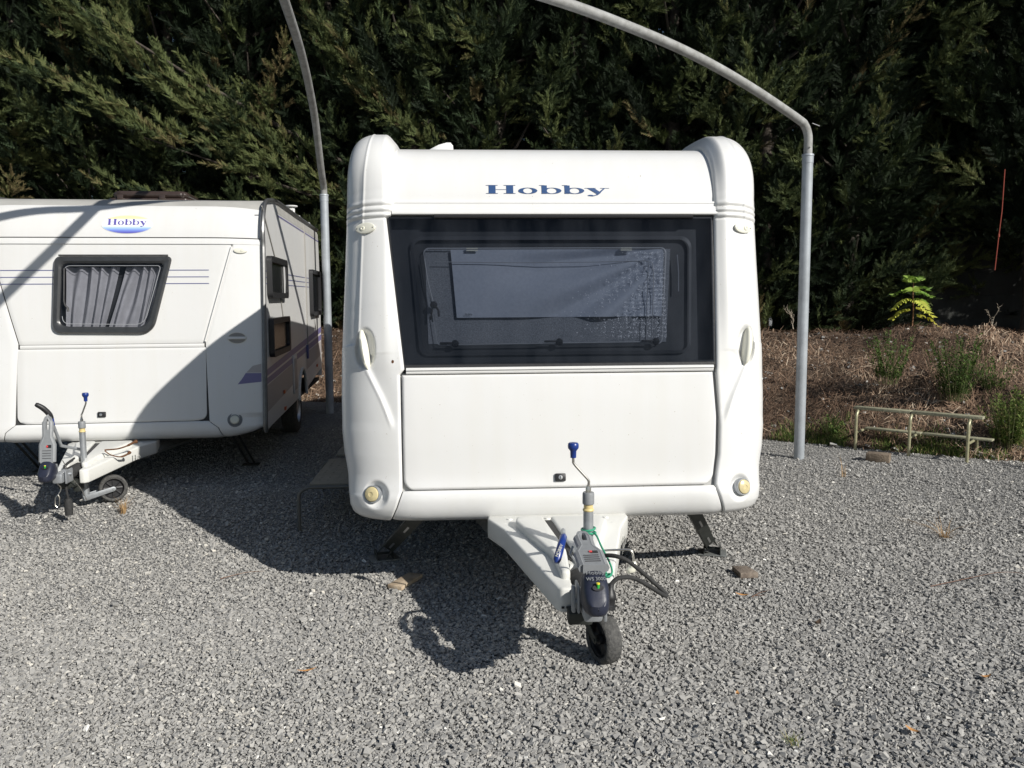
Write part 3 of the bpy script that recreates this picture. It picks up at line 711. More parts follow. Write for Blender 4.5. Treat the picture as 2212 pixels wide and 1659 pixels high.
mb = MB(); mb.tube([(.236, -.745, .475), (.236, -.746, .46), (.226, -.75, .44), (.212, -.752, .437), (.205, -.752, .445)], [.008, .016, .019, .017, .008], 12); mb.build('hook_cap', M['lensw'], hk)
for side in (-1, 1):
    a = Vector((side*.74, .16, .50)); b_ = Vector((side*1.07, .80, .045)) if side > 0 else Vector((-1.03, .86, .045))
    d = (b_-a); L_ = d.length; d.normalize(); sv = Vector((side*.92, -.39, 0)).cross(d)*0+d.cross(Vector((0, -1, 0))).normalized(); nv = sv.cross(d)
    A = Matrix(((d.x, nv.x, sv.x, a.x), (d.y, nv.y, sv.y, a.y), (d.z, nv.z, sv.z, a.z), (0, 0, 0, 1)))
    mb = MB()
    for s in (-1, 1): 
        mb.prism([(0, -.035), (L_*.7, -.030), (L_-.01, -.022), (L_, 0), (L_-.01, .018), (L_*.7, .022), (0, .03)], s*.033-.002, s*.033+.002, A, bev=.0012)
    mb.box((L_*.42, .024, 0), (L_*.8, .003, .066), A)
    jk = mb.build('corner_jack', M['jack'], car)
    mb = MB()
    for q in (.35, .72): mb.box((L_*q, -.002, .0355), (.12, .006, .003), A); mb.box((L_*q, .0265, 0), (.10, .0015, .012), A)
    mb.tube([A @ Vector((.1, 0, 0)), A @ Vector((L_-.1, 0, 0))], .009, 8); mb.build('spindle', M['alu'], jk)
    F = Matrix.Translation((b_.x, b_.y, 0)) @ Matrix.Rotation(rad(-16*side), 4, 'Z'); mb = MB()
    mb.box((0, 0, .014), (.18, .14, .008), F, bev=.003)
    mb.build('foot_plate', M['jackl'], jk)
    mb = MB()
    for s in (-1, 1): mb.prism([(-.07, 0), (.07, 0), (.045, .045), (0, .06), (-.045, .045)], s*.05-.002, s*.05+.002, F @ Matrix.Translation((0, 0, .018)) @ Matrix.Rotation(rad(90), 4, 'X') @ Matrix.Rotation(rad(90), 4, 'Y'))
    mb.tube([F @ Vector((-.055, 0, .045)), F @ Vector((.055, 0, .045))], .008, 8); mb.build('foot_bracket', M['jack'], jk)
# plug cable
mb = MB(); pts = spline([(.06, -.80, .50), (.09, -.87, .545), (.16, -.91, .54), (.24, -.90, .475), (.31, -.89, .41), (.345, -.89, .375), (.335, -.90, .372), (.27, -.93, .42), (.19, -.97, .475), (.12, -.99, .485), (.085, -1.0, .46)], 6)
mb.tube(pts, .0095, 10); cb = mb.build('plug_cable', M['rubber'], car)
mb = MB(); T_ = Matrix.Translation((.085, -1.0, .465)) @ Matrix.Rotation(rad(172), 4, 'X') @ Matrix.Rotation(rad(-8), 4, 'Y')
mb.lathe([(0, 0), (.013, 0), (.015, .02), (.026, .04), (.029, .05), (.029, .062), (.027, .065), (.027, .085), (.030, .088), (.030, .105), (0, .106)], 20, T_); mb.box((-.03, 0, .08), (.012, .03, .05), T_, bev=.004)
mb.build('plug', M['black'], cb)
mb = MB(); mb.tube(spline([(-.01, -1.15, .50), (.03, -1.08, .47), (.06, -1.05, .42), (.05, -1.02, .40), (.06, -.97, .47), (.075, -.93, .53)], 6), .003, 8); mb.tube(spline([(.03, -.9, .45), (.05, -.98, .46), (.045, -1.06, .42), (.03, -1.12, .40)], 6), .0025, 8)
mb.build('breakaway_cable', M['steel'], car)
# green cord knotted round the post (its own thing)
mb = MB(); c0 = Vector((.005, -.70, 0))
def loop(cx, cy, cz, r, tilt, n=24, a0=0, a1=2*math.pi): return [(cx+r*math.cos(a0+(a1-a0)*k/n), cy+r*math.sin(a0+(a1-a0)*k/n), cz+tilt*math.cos(a0+(a1-a0)*k/n)) for k in range(n+1)]
mb.tube(loop(.050, -.61, .590, .031, .004), .0048, 8); mb.tube(loop(.052, -.61, .577, .032, -.006), .0048, 8)
mb.tube(spline([(.025, -.637, .578), (.045, -.66, .568), (.045, -.75, .552), (.068, -.84, .53), (.075, -.90, .505), (.078, -.93, .485)], 8), .0045, 8)
mb.tube(spline([(.07, -.63, .578), (.08, -.67, .572), (.085, -.77, .552), (.10, -.87, .52), (.105, -.92, .49), (.085, -.95, .475)], 8), .0045, 8)
mb.tube(loop(.083, -.935, .478, .014, .004), .0052, 8)
cordo = mb.build('cord', M['cord'], None); cordo.matrix_world = Matrix.Translation((.26, 4.354, 0)) @ Matrix.Rotation(rad(3.5), 4, 'Z')
tag(cordo, 'thin green cord knotted round the jockey wheel post of the middle caravan', 'cord')

# ================================================================ LEFT CARAVAN (origin: right front corner on the ground)
car2 = empty('caravan', (-2.07, 6.75, .165), rad(7.1), 'older white caravan on the left, partly shaded, with curtained trapezoid window and oval badge', 'caravan')
car2.scale = (.9, .9, .9)
P2 = Prof([(.40, .40), (.22, .395), (.09, .402), (.03, .425), (.0, .47), (.0, .53), (.012, .60), (.03, .75), (.055, .95), (.085, 1.15), (.10, 1.25), (.13, 1.5), (.17, 1.8), (.205, 2.1), (.22, 2.2), (.245, 2.3),
           (.30, 2.42), (.39, 2.515), (.50, 2.565), (.70, 2.595), (1.18, 2.635), (2.5, 2.64), (5.0, 2.655)], 8)
X0, X1 = -2.56, .045
def S2(x, t, h=0.):
    y, z = P2.at(t); ny, nz = P2.nrm(t)
    a = max(0, (x+.42)/.47); b = max(0, (-2.09-x)/.47); u = max(a, b)
    i = .045*u*u*(1 if y < .5 else 0)+(.03*u**3 if z < .6 else 0)
    return (x, y+ny*(h-i), z+nz*(h-i)+(.03*u**3 if z < .5 and y < .5 else 0))
def on2(x, z, h=0.):
    f = lambda x, z: Vector(S2(x, P2.tz(z), h)); p = f(x, z); dx = f(x+.01, z)-f(x-.01, z); dz = f(x, z+.01)-f(x, z-.01)
    return frame(p, dx.cross(dz), dz)
T2 = P2.tz
def skin2(zb, zt, fl, fr_, h=.0, nx=30, step=.02, roll=True, tb=None, name='front_panel', m='white', par=None, ang=50):
    mb = MB(); rows = []; t0 = T2(zb) if tb is None else tb; t1 = T2(zt)
    L_ = strip_t(t0, t1, step)
    for k, t in enumerate(L_):
        z = P2.at(t)[1]; a, b = fl(z, t), fr_(z, t); e = .006 if (roll and k in (0, len(L_)-1)) else 0
        rows.append([S2(a, t, h-.014)]+[S2(lerp(a+.002, b-.002, i/nx), t, h-e-(.005 if roll and i in (0, nx) else 0)) for i in range(nx+1)]+[S2(b, t, h-.014)])
    if roll: rows = [[S2(p[0], L_[0]-.001, h-.014) for p in rows[0]]]+rows+[[S2(p[0], L_[-1]+.001, h-.014) for p in rows[-1]]]
    mb.grid(rows); return mb.build(name, M[m], par or car2, angle=ang)
mb = MB(); rows = [[S2(lerp(X0, X1, i/120), t, -.013) for i in range(121)] for t in strip_t(.1, T2(2.22), .025)]
mb.grid(rows); mb.build('inner_wall', M['gap'], car2)
diag = lambda z, t=None: interp([(.40, -.32), (.50, -.36), (.56, -.44), (1.27, -.466), (1.272, -.466), (2.135, -.221)], z)
diagL = lambda z, t=None: -2.52-diag(z)+.0
# corner mouldings, centre panel, hatch, bumper, top
skin2(.4, 2.185, lambda z, t: diag(z)+.003, lambda z, t: X1, .006, 24, .02, True, .12, 'corner_moulding')
skin2(.4, 2.185, lambda z, t: X0, lambda z, t: diagL(z)-.003, .006, 16, .02, True, .12, 'corner_moulding')
skin2(1.262, 2.185, lambda z, t: diagL(z)+.004, lambda z, t: diag(z)-.004, .0, 90, .02, True, None, 'front_panel', 'white2')
for o_ in [c for c in car2.children if c.name.startswith(('front_panel', 'inner_wall'))]:
    b = bmesh.new(); b.from_mesh(o_.data); kill = []
    for f in b.faces:
        c = f.calc_center_median(); k = (c.z-1.35)/(2.04-1.35)
        if 1.385 < c.z < 2.0 and -1.72 < c.x < lerp(-.955, -.79, k): kill.append(f)
    bmesh.ops.delete(b, geom=kill, context='FACES'); b.to_mesh(o_.data); b.free()
skin2(1.226, 1.258, lambda z, t: diagL(1.25)+.01, lambda z, t: diag(1.25)-.01, .002, 10, .01, True, None, 'hinge_strip', 'white2')
rc = .07
def hx(z, s):
    cut = 0
    if z < .568+rc: cut = rc-math.sqrt(max(0, rc*rc-(.568+rc-z)**2))
    return (-.455-cut-.003) if s > 0 else (-2.065+cut)
hatch2 = skin2(.568, 1.222, lambda z, t: hx(z, -1), lambda z, t: hx(z, 1), .004, 40, .012, True, None, 'hatch', 'white2')
skin2(.4, .562, lambda z, t: diagL(z)+.003, lambda z, t: diag(z)-.003, .008, 30, .012, True, .12, 'bumper')
mb = MB(); rows = [[S2(lerp(X0, X1, i/30), t, .002) for i in range(31)] for t in strip_t(T2(2.215), T2(2.566), .012)]
mb.grid(rows); mb.build('roof_edge_panel', M['white2'], car2)
mb = MB(); rows = []
for z, h in [(2.150, -.01), (2.152, .010), (2.190, .012), (2.203, .010), (2.205, -.006), (2.211, -.006), (2.213, .010), (2.216, .008)]:
    rows.append([S2(lerp(X0, X1-.01, i/20), T2(z), h) for i in range(21)])
mb.grid(rows); mb.build('trim_rail', M['white'], car2, angle=20)
# seams as thin lines (sealant)
mb = MB()
for z in (2.209,): mb.tube([S2(lerp(X0, X1, i/20), T2(z), -.001) for i in range(21)], .004, 6)
mb.build('sealing_strip', M['gap'], car2)
mb = MB()
ts = [t for t in strip_t(T2(1.275), T2(2.13), .06)]
mb.tube([S2(diag(P2.at(t)[1]), t, .009) for t in ts], .0075, 6); mb.build('sealing_strip', M['white'], car2)
# sides, roof, back
def side_poly(x):
    pts = [(P2.at(t)[0], P2.at(t)[1]) for t in strip_t(T2(.5), P2.L, .05)]
    pts = [(y+(.04 if z < 2.2 else .02*0), z) for y, z in pts]
    pts += [(5.18, 2.56), (5.26, 2.0), (5.22, 1.2), (5.18, .62), (3.22, .50)]
    pts += [(2.83+.36*math.cos(a), .44+.34*math.sin(a)) for a in np.linspace(.15, math.pi-.15, 14)]
    pts += [(2.40, .47), (.4, .45), (.12, .44)]
    return pts
sp = side_poly(0)
for x, sgn in ((.045, 1), (X0, -1)):
    f = list(range(len(sp))); MB().add([(x, y, z) for y, z in sp], [tuple(f)]).build('side_wall', M['white2'], car2, smooth=False)
mb = MB(); rows = [[S2(lerp(X0, X1, i/10), t, 0) for i in range(11)] for t in strip_t(T2(2.568), P2.L, .1)]+[[(lerp(X0, X1, i/10), 5.18, 2.56) for i in range(11)]]
mb.grid(rows); roof2 = mb.build('roof', M['roof'], car2)
mb = MB(); mb.grid([[(X0, y, z), (X1, y, z)] for y, z in [(5.18, 2.56), (5.26, 2.0), (5.22, 1.2), (5.18, .5)]]); mb.build('rear_wall', M['white2'], car2)
mb = MB(); mb.box(((X0+X1)/2, 5.33, .88), (2.3, .22, .34), bev=.05); mb.build('rear_bumper', M['white'], car2)
mb = MB(); mb.box(((X0+X1)/2, 2.8, .44), (2.5, 4.9, .04)); mb.build('floor', M['gap'], car2)
# aluminium corner rail
tp = [(X1+.006, y-.005+(.035 if z < 2.2 else .01), z) for y, z in [(P2.at(t)[0], P2.at(t)[1]+.006) for t in strip_t(T2(.44), P2.L, .06)]]
mb = MB(); mb.tube(tp, .022, 8); mb.build('corner_rail', M['alud'], car2)
mb = MB(); mb.tube([(X0, p[1], p[2]) for p in tp], .022, 8); mb.build('corner_rail', M['alud'], car2)
# side decoration: slightly raised foils
xs = X1+.003
def foil(pts, m, name, d=0.): MB().add([(xs+d, y, z) for y, z in pts], [tuple(range(len(pts)))]).build(name, M[m], car2, smooth=False)
for z in (1.915, 1.856, 1.797):
    foil([(.26, z-.004), (5.2, z-.004+.02), (5.2, z+.004+.02), (.26, z+.004)], 'stripe', 'side_stripe')
zl = lambda y, a, b: a+(b-a)*y/5.2
foil([(.14, .935), (5.22, 1.15), (5.22, 1.235), (.14, .995)], 'purple', 'side_stripe'); foil([(.14, .86), (5.22, 1.04), (5.22, 1.12), (.14, .915)], 'purple', 'side_stripe')
foil([(.10, .60), (2.36, .70), (2.36, .955-.02), (.10, .845)], 'mauve', 'side_stripe'); foil([(3.3, .74), (5.19, .82), (5.2, 1.02), (3.3, .96)], 'mauve', 'side_stripe')
foil([(1.2, 2.50), (5.17, 2.50), (5.17, 2.515), (1.2, 2.515)], 'purple', 'side_stripe'); foil([(1.2, 2.53), (5.15, 2.53), (5.15, 2.61), (1.2, 2.61)], 'roof', 'side_stripe', -.001)
for y, za, zb in ((3.45, .9, 2.6),): mb = MB(); mb.box((xs+.004, y, (za+zb)/2), (.012, .03, zb-za)); mb.build('joint_strip', M['seal'], car2)
mb = MB(); mb.tube([(xs+.003, .25, 2.5), (xs+.003, .95, 2.05), (xs+.003, 1.42, 1.35)], .007, 6); mb.build('joint_strip', M['seal'], car2)
# side windows
def side_window(y0, y1, z0, z1, name='side_window', open_=0.):
    T = Matrix(((0, 0, 1, xs), (1, 0, 0, 0), (0, 1, 0, 0), (0, 0, 0, 1)))
    o_ = rrect(y0, z0, y1, z1, .05); i_ = rrect(y0+.055, z0+.055, y1-.055, z1-.055, .035); n = len(o_)
    mb = MB(); vs = [(y, z, 0) for y, z in o_]+[(y+(.006 if y < (y0+y1)/2 else -.006), z, .05) for y, z in o_]+[(y, z, .045) for y, z in i_]+[(y, z, .015) for y, z in i_]
    mb.add(vs, [(i+a*n, (i+1) % n+a*n, (i+1) % n+(a+1)*n, i+(a+1)*n) for i in range(n) for a in range(3)], T)
    w_ = mb.build(name, M['black'], car2, angle=30)
    MB().add([(y, z, .018) for y, z in i_], [tuple(range(n))], T).build('pane', M['blackgl'], w_, smooth=False); return w_
side_window(.40, 1.50, 1.66, 2.06); side_window(.40, 1.55, 1.10, 1.47); side_window(3.84, 4.97, 1.42, 2.05)
mb = MB(); T = Matrix.Translation((xs+.045, 1.34, 1.86)); mb.prism([(-.1, -.15), (-.05, -.16), (.0, -.02), (-.02, .15), (-.1, .17)], 0, .004, Matrix(((0, 0, 1, xs+.024), (1, 0, 0, 1.44), (0, 1, 0, 1.86), (0, 0, 0, 1)))); mb.build('curtain', M['white2'], car2)
mb = MB(); mb.box((xs+.006, 2.12, .79), (.014, .30, .44), bev=.006); mb.build('service_hatch', M['white2'], car2)
mb = MB(); mb.box((xs+.010, 2.12, .79), (.014, .22, .36), bev=.006); mb.build('service_hatch', M['mauve'], car2)
mb = MB(); mb.box((xs+.012, 3.35, .97), (.03, .05, .18), bev=.008); mb.build('door_handle', M['stripe'], car2)
for y, z in ((1.25, .68), (1.28, .50), (4.5, .70)): mb = MB(); mb.box((xs+.006, y, z), (.014, .10, .035), bev=.003); mb.build('reflector', M['orange'], car2)
mb = MB(); mb.tube([(xs, 2.83+.37*math.cos(a), .44+.35*math.sin(a)) for a in np.linspace(0, math.pi, 18)], .02, 8); mb.build('wheel_arch', M['white2'], car2)
wheel(car2, -.10, 2.83, .31, .18); wheel(car2, -2.42, 2.83, .31, .18)
# lettering on the side (small grey model line)
textmesh('Prestige 560', .085, Matrix(((0, 0, 1, xs+.001), (1, 0, 0, .26), (0, 1, 0, 1.10), (0, 0, 0, 1))), M['stripe'], car2) if False else None
# front stripes and purple flash
for z in (1.918, 1.857, 1.797):
    for a, b in ((-2.2, -1.72), (-.80, -.425)):
        mb = MB(); rows = [[S2(lerp(a, b, i/8), T2(z+dz_), .0025) for i in range(9)] for dz_ in (-.0035, .0035)]; mb.grid(rows); mb.build('front_stripe', M['stripe'], car2)
def patch2(pts, m, name, h=.009):
    MB().add([S2(x, T2(z), h) for x, z in pts], [tuple(range(len(pts)))]).build(name, M[m], car2, smooth=False)
patch2([(-.185, .885), (.02, .905), (.02, .985), (-.115, .985), (-.15, .93)], 'purple', 'corner_flash'); patch2([(-.11, .99), (.02, .99), (.02, 1.07), (-.055, 1.05)], 'mauve', 'corner_flash')
# oval badge
cxb, czb, rxb, rzb = -1.13, 2.327, .222, .082
cols = [(-1., (.10, .10, .42)), (-.82, (.14, .18, .55)), (-.66, (.22, .32, .70)), (-.5, (.32, .46, .75)), (-.34, (.55, .66, .82)), (-.2, (.76, .77, .78)), (.62, (.84, .80, .38)), (1., None)]
bm_ = [mat('badge_colour', c, .4) for _, c in cols if c]
mb = MB()
for k in range(len(cols)-1):
    a, b = cols[k][0], cols[k+1][0]; rr = np.linspace(a, b, 7)
    rows = [[S2(cxb+rxb*math.sqrt(max(0, 1-v*v))*(-1+2*i/20), T2(czb+rzb*v), .0045) for i in range(21)] for v in rr]
    mb.grid(rows, mi=k)
badge = mb.build('badge', bm_, car2, smooth=False)
badge['label'] = 'oval badge with yellow top, blue bands and violet word Hobby'
mb = MB(); put_word(mb, lambda u, v, k: S2(lerp(-.172, .172, u)+cxb, T2(czb-.005+.056*v), .0060+.0003*(k % 4))); mb.build('lettering', M['logov'], badge, smooth=False)
mb = MB(); mb.tube([S2(cxb+rxb*x, T2(czb+rzb*y), .004) for x, y in ell(0, 0, 1, 1, 48)+[(1, 0)]], .0015, 5); mb.build('rim', M['cream'], badge)
# front window: trapezoid, moulded frame
def wq(x, z, h): return Vector(S2(x, T2(z), h))
def trapring(k, h, r=.06):
    # corners tl tr br bl with inward offset k
    C = [(-1.742+k*1.0, 2.040-k), (-.738-k*1.15, 2.040-k), (-.915-k*.8, 1.345+k), (-1.765+k, 1.358+k)]; out = []
    for i in range(4):
        p = Vector(C[i]); a = (Vector(C[i-1])-p).normalized(); b = (Vector(C[(i+1) % 4])-p).normalized(); rr = [.07, .05, .12, .09][i]*(1-k*3)
        for q in range(9):
            t = q/8; A = p+a*rr; B = p+b*rr; out.append(tuple((1-t)**2*A+2*t*(1-t)*p+t*t*B))
    return out
mb = MB(); rings = [trapring(k, h) for k, h in ((0, 0), (0, 0), (.012, 0), (.045, 0), (.062, 0), (.066, 0))]; hs = [.0, .022, .040, .040, .026, -.03]
vs = []; fs = []
for rg, h in zip(rings, hs): vs += [wq(x, z, h) for x, z in rg]
n = len(rings[0])
for a in range(len(rings)-1):
    for i in range(n): fs.append((a*n+i, a*n+(i+1) % n, (a+1)*n+(i+1) % n, (a+1)*n+i))
mb.add(vs, [f[::-1] for f in fs]); M['wframe'] = mat('dark_grey_frame', (.040, .042, .045), .32, .0, noise=.3, nscale=15)
wf2 = mb.build('window_frame', M['wframe'], car2, angle=35)
M['pane2'] = M['pane'].copy(); M['pane2'].name = 'grey_acrylic'
M['pane2'].node_tree.nodes['Transparent BSDF'].inputs[0].default_value = (.62, .63, .67, 1)
rg = trapring(.064, 0); MB().add([wq(x, z, .010) for x, z in rg][::-1], [tuple(range(len(rg)))]).build('pane', M['pane2'], wf2, smooth=False)
def fr2(x, z): # inside quad test limits
    k = (z-1.35)/(2.04-1.35); return lerp(-1.70, -1.677, k), lerp(-.99, -.81, k)
mb = MB(); mb.grid([[wq(lerp(fr2(0, z)[0], fr2(0, z)[1], i/10), z, -.115) for i in range(11)] for z in (1.35, 1.7, 2.04)]); mb.build('window_recess', M['gap'], wf2)
M['curt'] = mat('grey_curtain', (.53, .525, .53), .9, noise=.2, nscale=9)
for a0, a1, b0, b1 in ((-1.665, -1.365, -1.66, -1.215), (-1.315, -.92, -1.155, -.81)):       # bottom / top limits: two curtains, dark slot between
    mb = MB(); rows = []
    for j in range(14):
        v = j/13; z = lerp(1.385, 1.955, v); xa = lerp(a0, b0, v); xb = lerp(a1, b1, v)
        rows.append([wq(lerp(xa, xb, i/60), z, -.060+.030*math.sin(i/60*27+3*a0+1.3*math.sin(v*2.2+i/9))+.012*math.sin(i/60*11+v*2)) for i in range(61)])
    mb.grid(rows); mb.build('curtain', M['curt'], wf2)
mb = MB(); mb.tube([wq(x, z, .02) for x, z in trapring(.085, 0)[3:] ], .003, 6); mb.build('edge_line', M['wing2'], wf2)
mb = MB(); mb.tube([wq(-1.655, 1.93, .03), wq(-1.66, 1.62, .03)], .009, 8); mb.tube([wq(-1.66, 1.64, .03), wq(-1.645, 1.60, .04), wq(-1.625, 1.58, .04), wq(-1.62, 1.55, .04)], .010, 8); mb.build('stay_arm', M['black'], wf2)
mb = MB(); mb.tube([wq(-1.70, 2.046, .03), wq(-.77, 2.046, .03)], .008, 8); mb.build('hinge_rail', M['alud'], wf2)
# marker lamp, fog lamp, handle hollow, lock
for sx in (0, 1):
    mxx = lambda x: x if sx == 0 else -2.515-x
    L = on2(mxx(-.145), 2.095, .010); mb = MB(); mb.prism(ell(0, 0, .060, .026, 30), -.004, .010, L, bev=.004); ml = mb.build('marker_light', M['cream'], car2)
    mb = MB(); mb.lathe([(.014, .009), (.013, .013), (0, .014)], 16, L @ Matrix.Translation((.012, 0, 0))); mb.build('lens', M['lensw'], ml)
    L = on2(mxx(-.215), .567, .004); mb = MB(); mb.lathe([(.066, .002), (.062, .006), (.052, .004), (.046, .0)], 28, L); mb.lathe([(.047, -.02), (.047, .016), (.040, .02)], 24, L); fl = mb.build('fog_lamp', M['greyp'], car2)
    mb = MB(); mb.lathe([(.042, .016), (.034, .026), (.012, .03), (0, .028)], 24, L); mb.build('lens', M['lensw'], fl)
    L = on2(mxx(-.187), 1.302, .008); mb = MB(); mb.lathe([(1, 0), (.96, .002), (.9, -.0)], 32, L @ Matrix.Diagonal((.084, .052, 1, 1))); mb.build('grab_handle', M['cream'], car2)
    mb = MB(); mb.add([L @ Vector((x*.08, y*.048, .0005)) for x, y in ell(0, 0, 1, 1, 32)], [tuple(range(32))]); hd = mb.build('handle_recess', M['seal'], car2, smooth=False)
    mb = MB(); mb.box((0, 0, .008), (.160, .026, .018), L, bev=.007); mb.build('grab_bar', M['white'], hd)
L = on2(-1.355, .640, .006); mb = MB(); mb.box((0, 0, .006), (.070, .048, .018), L, bev=.007); mb.lathe([(.012, .012), (.012, .018), (0, .019)], 16, L @ Matrix.Translation((-.006, -.002, 0)), mi=1)
mb.build('hatch_lock', [M['black'], M['alu']], hatch2)
# roof light (brown tinted dome), chimney, small cowls
mb = MB(); T = Matrix.Translation((-1.31, 1.88, 2.63)); mb.prism(rrect(-.42, -.33, .42, .33, .09, 5), 0, .085, T, bev=.015); rl = mb.build('roof_light', M['skyl'], car2)
mb = MB(); mb.prism(rrect(-.38, -.29, .38, .29, .08, 5), .085, .165, T, bev=.045, seg=4)
for x in (-.28, .14): mb.box((x, -.335, .08), (.06, .03, .07), T, bev=.006)
mb.build('dome', M['skyl'], rl)
mb = MB(); T = Matrix.Translation((-.05, 3.05, 2.64)); mb.lathe([(.06, 0), (.05, .05), (.042, .06), (.042, .13), (0, .13)], 16, T); mb.lathe([(0, .165), (.075, .165), (.078, .16), (.075, .152), (0, .152)], 20, T)
for k in range(4): a = k*math.pi/2+.4; mb.tube([T @ Vector((.035*math.cos(a), .035*math.sin(a), .12)), T @ Vector((.035*math.cos(a), .035*math.sin(a), .16))], .004, 5)
mb.build('chimney', M['white'], roof2)
for y, s in ((2.75, 1.), (3.5, .9), (4.6, 1.)):
    mb = MB(); mb.prism([(-.12*s, 0), (.12*s, 0), (.10*s, .05*s), (.04*s, .10*s), (-.03*s, .10*s), (-.10*s, .04*s)], -.06, .06, Matrix.Translation((-.06, y, 2.64)) @ Matrix.Rotation(rad(90), 4, 'X') @ Matrix.Rotation(rad(90), 4, 'Y'), bev=.012); mb.build('roof_cowl', M['white'], roof2)
mb = MB(); mb.tube([(-.03, 2.6, 2.665), (-.03, 5.0, 2.68)], .02, 6); mb.build('roof_rail', M['roof'], roof2)
drawbar(car2, -1.275, -.10, 80, -65, True, False, (.195, -.62), -.055, -.03)
mb = MB(); mb.tube([(-1.315, -.62, .44), (-1.40, -.78, .50), (-1.425, -.86, .70)], .013, 10); hb = mb.build('handbrake', M['galv'], car2)
mb = MB(); mb.tube([(-1.425, -.86, .68), (-1.428, -.87, .74)], .020, 12, mi=1); mb.tube(spline([(-1.428, -.87, .735), (-1.435, -.88, .77), (-1.47, -.90, .82), (-1.515, -.92, .855)], 4), [.021]*9+[.02, .019, .018, .012], 12); mb.build('grip', [M['black'], M['blue']], hb)
mb = MB()
mb.tube(spline([(-1.13, -.62, .43), (-1.04, -.60, .432), (-.98, -.55, .445), (-.93, -.52, .47), (-.91, -.50, .475)], 4), [.006]*9+[.010]*4+[.015, .018, .016, .010], 8); mb.build('lead_hook', M['rust'], car2)
mb = MB(); mb.tube(spline([(-1.13, -.62, .425), (-1.09, -.62, .39), (-1.02, -.60, .365), (-.97, -.57, .38), (-.95, -.555, .40)], 4), [.005]*9+[.008]*4+[.012, .015, .014, .010], 8); mb.build('lead_hook', M['rust'], car2)
mb = MB(); mb.tube(spline([(-1.33, -1.20, .40), (-1.30, -1.18, .30), (-1.27, -1.16, .24), (-1.29, -1.17, .19)], 5), .004, 6)
mb.tube(loop(-1.30, -1.17, .15, .018, 0, 14), .004, 6) if False else mb.tube([(-1.29, -1.17, .19), (-1.31, -1.17, .17), (-1.315, -1.17, .11), (-1.30, -1.17, .095), (-1.285, -1.17, .11), (-1.28, -1.17, .17), (-1.29, -1.17, .19)], .0045, 6)
mb.build('carabiner', M['steel'], car2)
mb = MB(); mb.tube(spline([(-1.27, -1.10, .44), (-1.22, -1.05, .28), (-1.18, -1.02, .20), (-1.15, -1.0, .10)], 5), .003, 6); mb.build('breakaway_cable', M['steel'], car2)
mb = MB(); mb.lathe([(0, 0), (.028, 0), (.032, .05), (.028, .11), (.02, .13), (0, .13)], 14, Matrix.Translation((-1.27, -1.04, .0))); mb.tube(spline([(-1.27, -1.04, .12), (-1.28, -1.05, .26), (-1.32, -.95, .36), (-1.30, -.8, .40)], 5), .009, 8); mb.build('plug_cable', M['rubber'], car2)
for sx in (-.30, -2.25):
    mb = MB(); a = Vector((sx, .35, .40)); b_ = Vector((sx+.08, .72, .03)); 
    for q in (-.03, .03): mb.tube([a+Vector((q, 0, 0)), b_+Vector((q, 0, 0))], .014, 4)
    mb.box(b_-Vector((0, 0, .015)), (.16, .12, .01)); mb.build('corner_jack', M['jack'], car2)

# ================================================================ CANOPY FRAME: four posts, two crossing arches
cf = empty('canopy_frame', (-1.7, 5.6, 0), 0, 'galvanised steel canopy frame: grey round posts and bent tube arches over the caravans', 'canopy frame')
def cl(p): return (p[0]+1.7, p[1]-5.6, p[2])
for (x, y, r, zt) in ((2.930, 8.40, .052, 3.04), (-2.384, 10.825, .051, 2.978), (-1.0, -.9, .052, 3.0), (-5.9, 2.5, .052, 3.0)):
    mb = MB(); prof = [(r, -.1), (r, zt-.09), (r+.003, zt-.088), (r+.003, zt-.02), (r+.007, zt-.018), (r+.007, zt-.005), (r+.004, zt), (r-.004, zt+.002), (r-.006, zt)]
    mb.lathe(prof, 28, Matrix.Translation(cl((x, y, 0)))); po = mb.build('post', M['galvp'], cf)
    mb = MB(); mb.lathe([(.008, 0), (.008, .007), (.0, .008)], 6, Matrix.Translation(cl((x-.0, y-.044, zt+.06))) @ Matrix.Rotation(rad(90), 4, 'X')); mb.build('bolt', M['alud'], po)
arch_r = [(2.930, 8.40, 2.95), (2.930, 8.40, 3.10), (2.925, 8.397, 3.22), (2.885, 8.375, 3.305), (2.78, 8.30, 3.365), (2.2, 7.90, 3.57), (1.602, 7.494, 3.735), (1.0, 7.08, 3.84), (.314, 6.61, 3.915), (-.6, 5.97, 3.94), (-1.5, 5.34, 3.88), (-2.25, 5.12, 3.82), (-3.6, 4.2, 3.62), (-5.5, 2.8, 3.4), (-5.88, 2.52, 3.2), (-5.9, 2.5, 2.9)]
arch_l = [(-2.384, 10.825, 2.85), (-2.384, 10.825, 3.00), (-2.376, 10.77, 3.09), (-2.337, 10.498, 3.225), (-2.245, 9.851, 3.68), (-2.156, 9.221, 3.91), (-2.076, 8.656, 4.03), (-1.992, 8.063, 4.09), (-1.875, 7.239, 4.12), (-1.70, 6.2, 4.06), (-1.53, 5.34, 3.95), (-1.44, 4.85, 3.90), (-1.40, 4.2, 3.82), (-1.15, 1.8, 3.6), (-1.01, -.75, 3.2), (-1.0, -.9, 3.05), (-1.0, -.9, 2.9)]
for a in (arch_r, arch_l):
    mb = MB(); mb.tube(spline([cl(p) for p in a], 8), .0415, 18); ar = mb.build('arch_tube', M['galva'], cf, angle=60)
mb = MB(); mb.tube([cl((2.95, 8.36, 3.33)), cl((3.02, 8.35, 3.30))], .004, 6); mb.build('wire_end', M['alu'], cf)

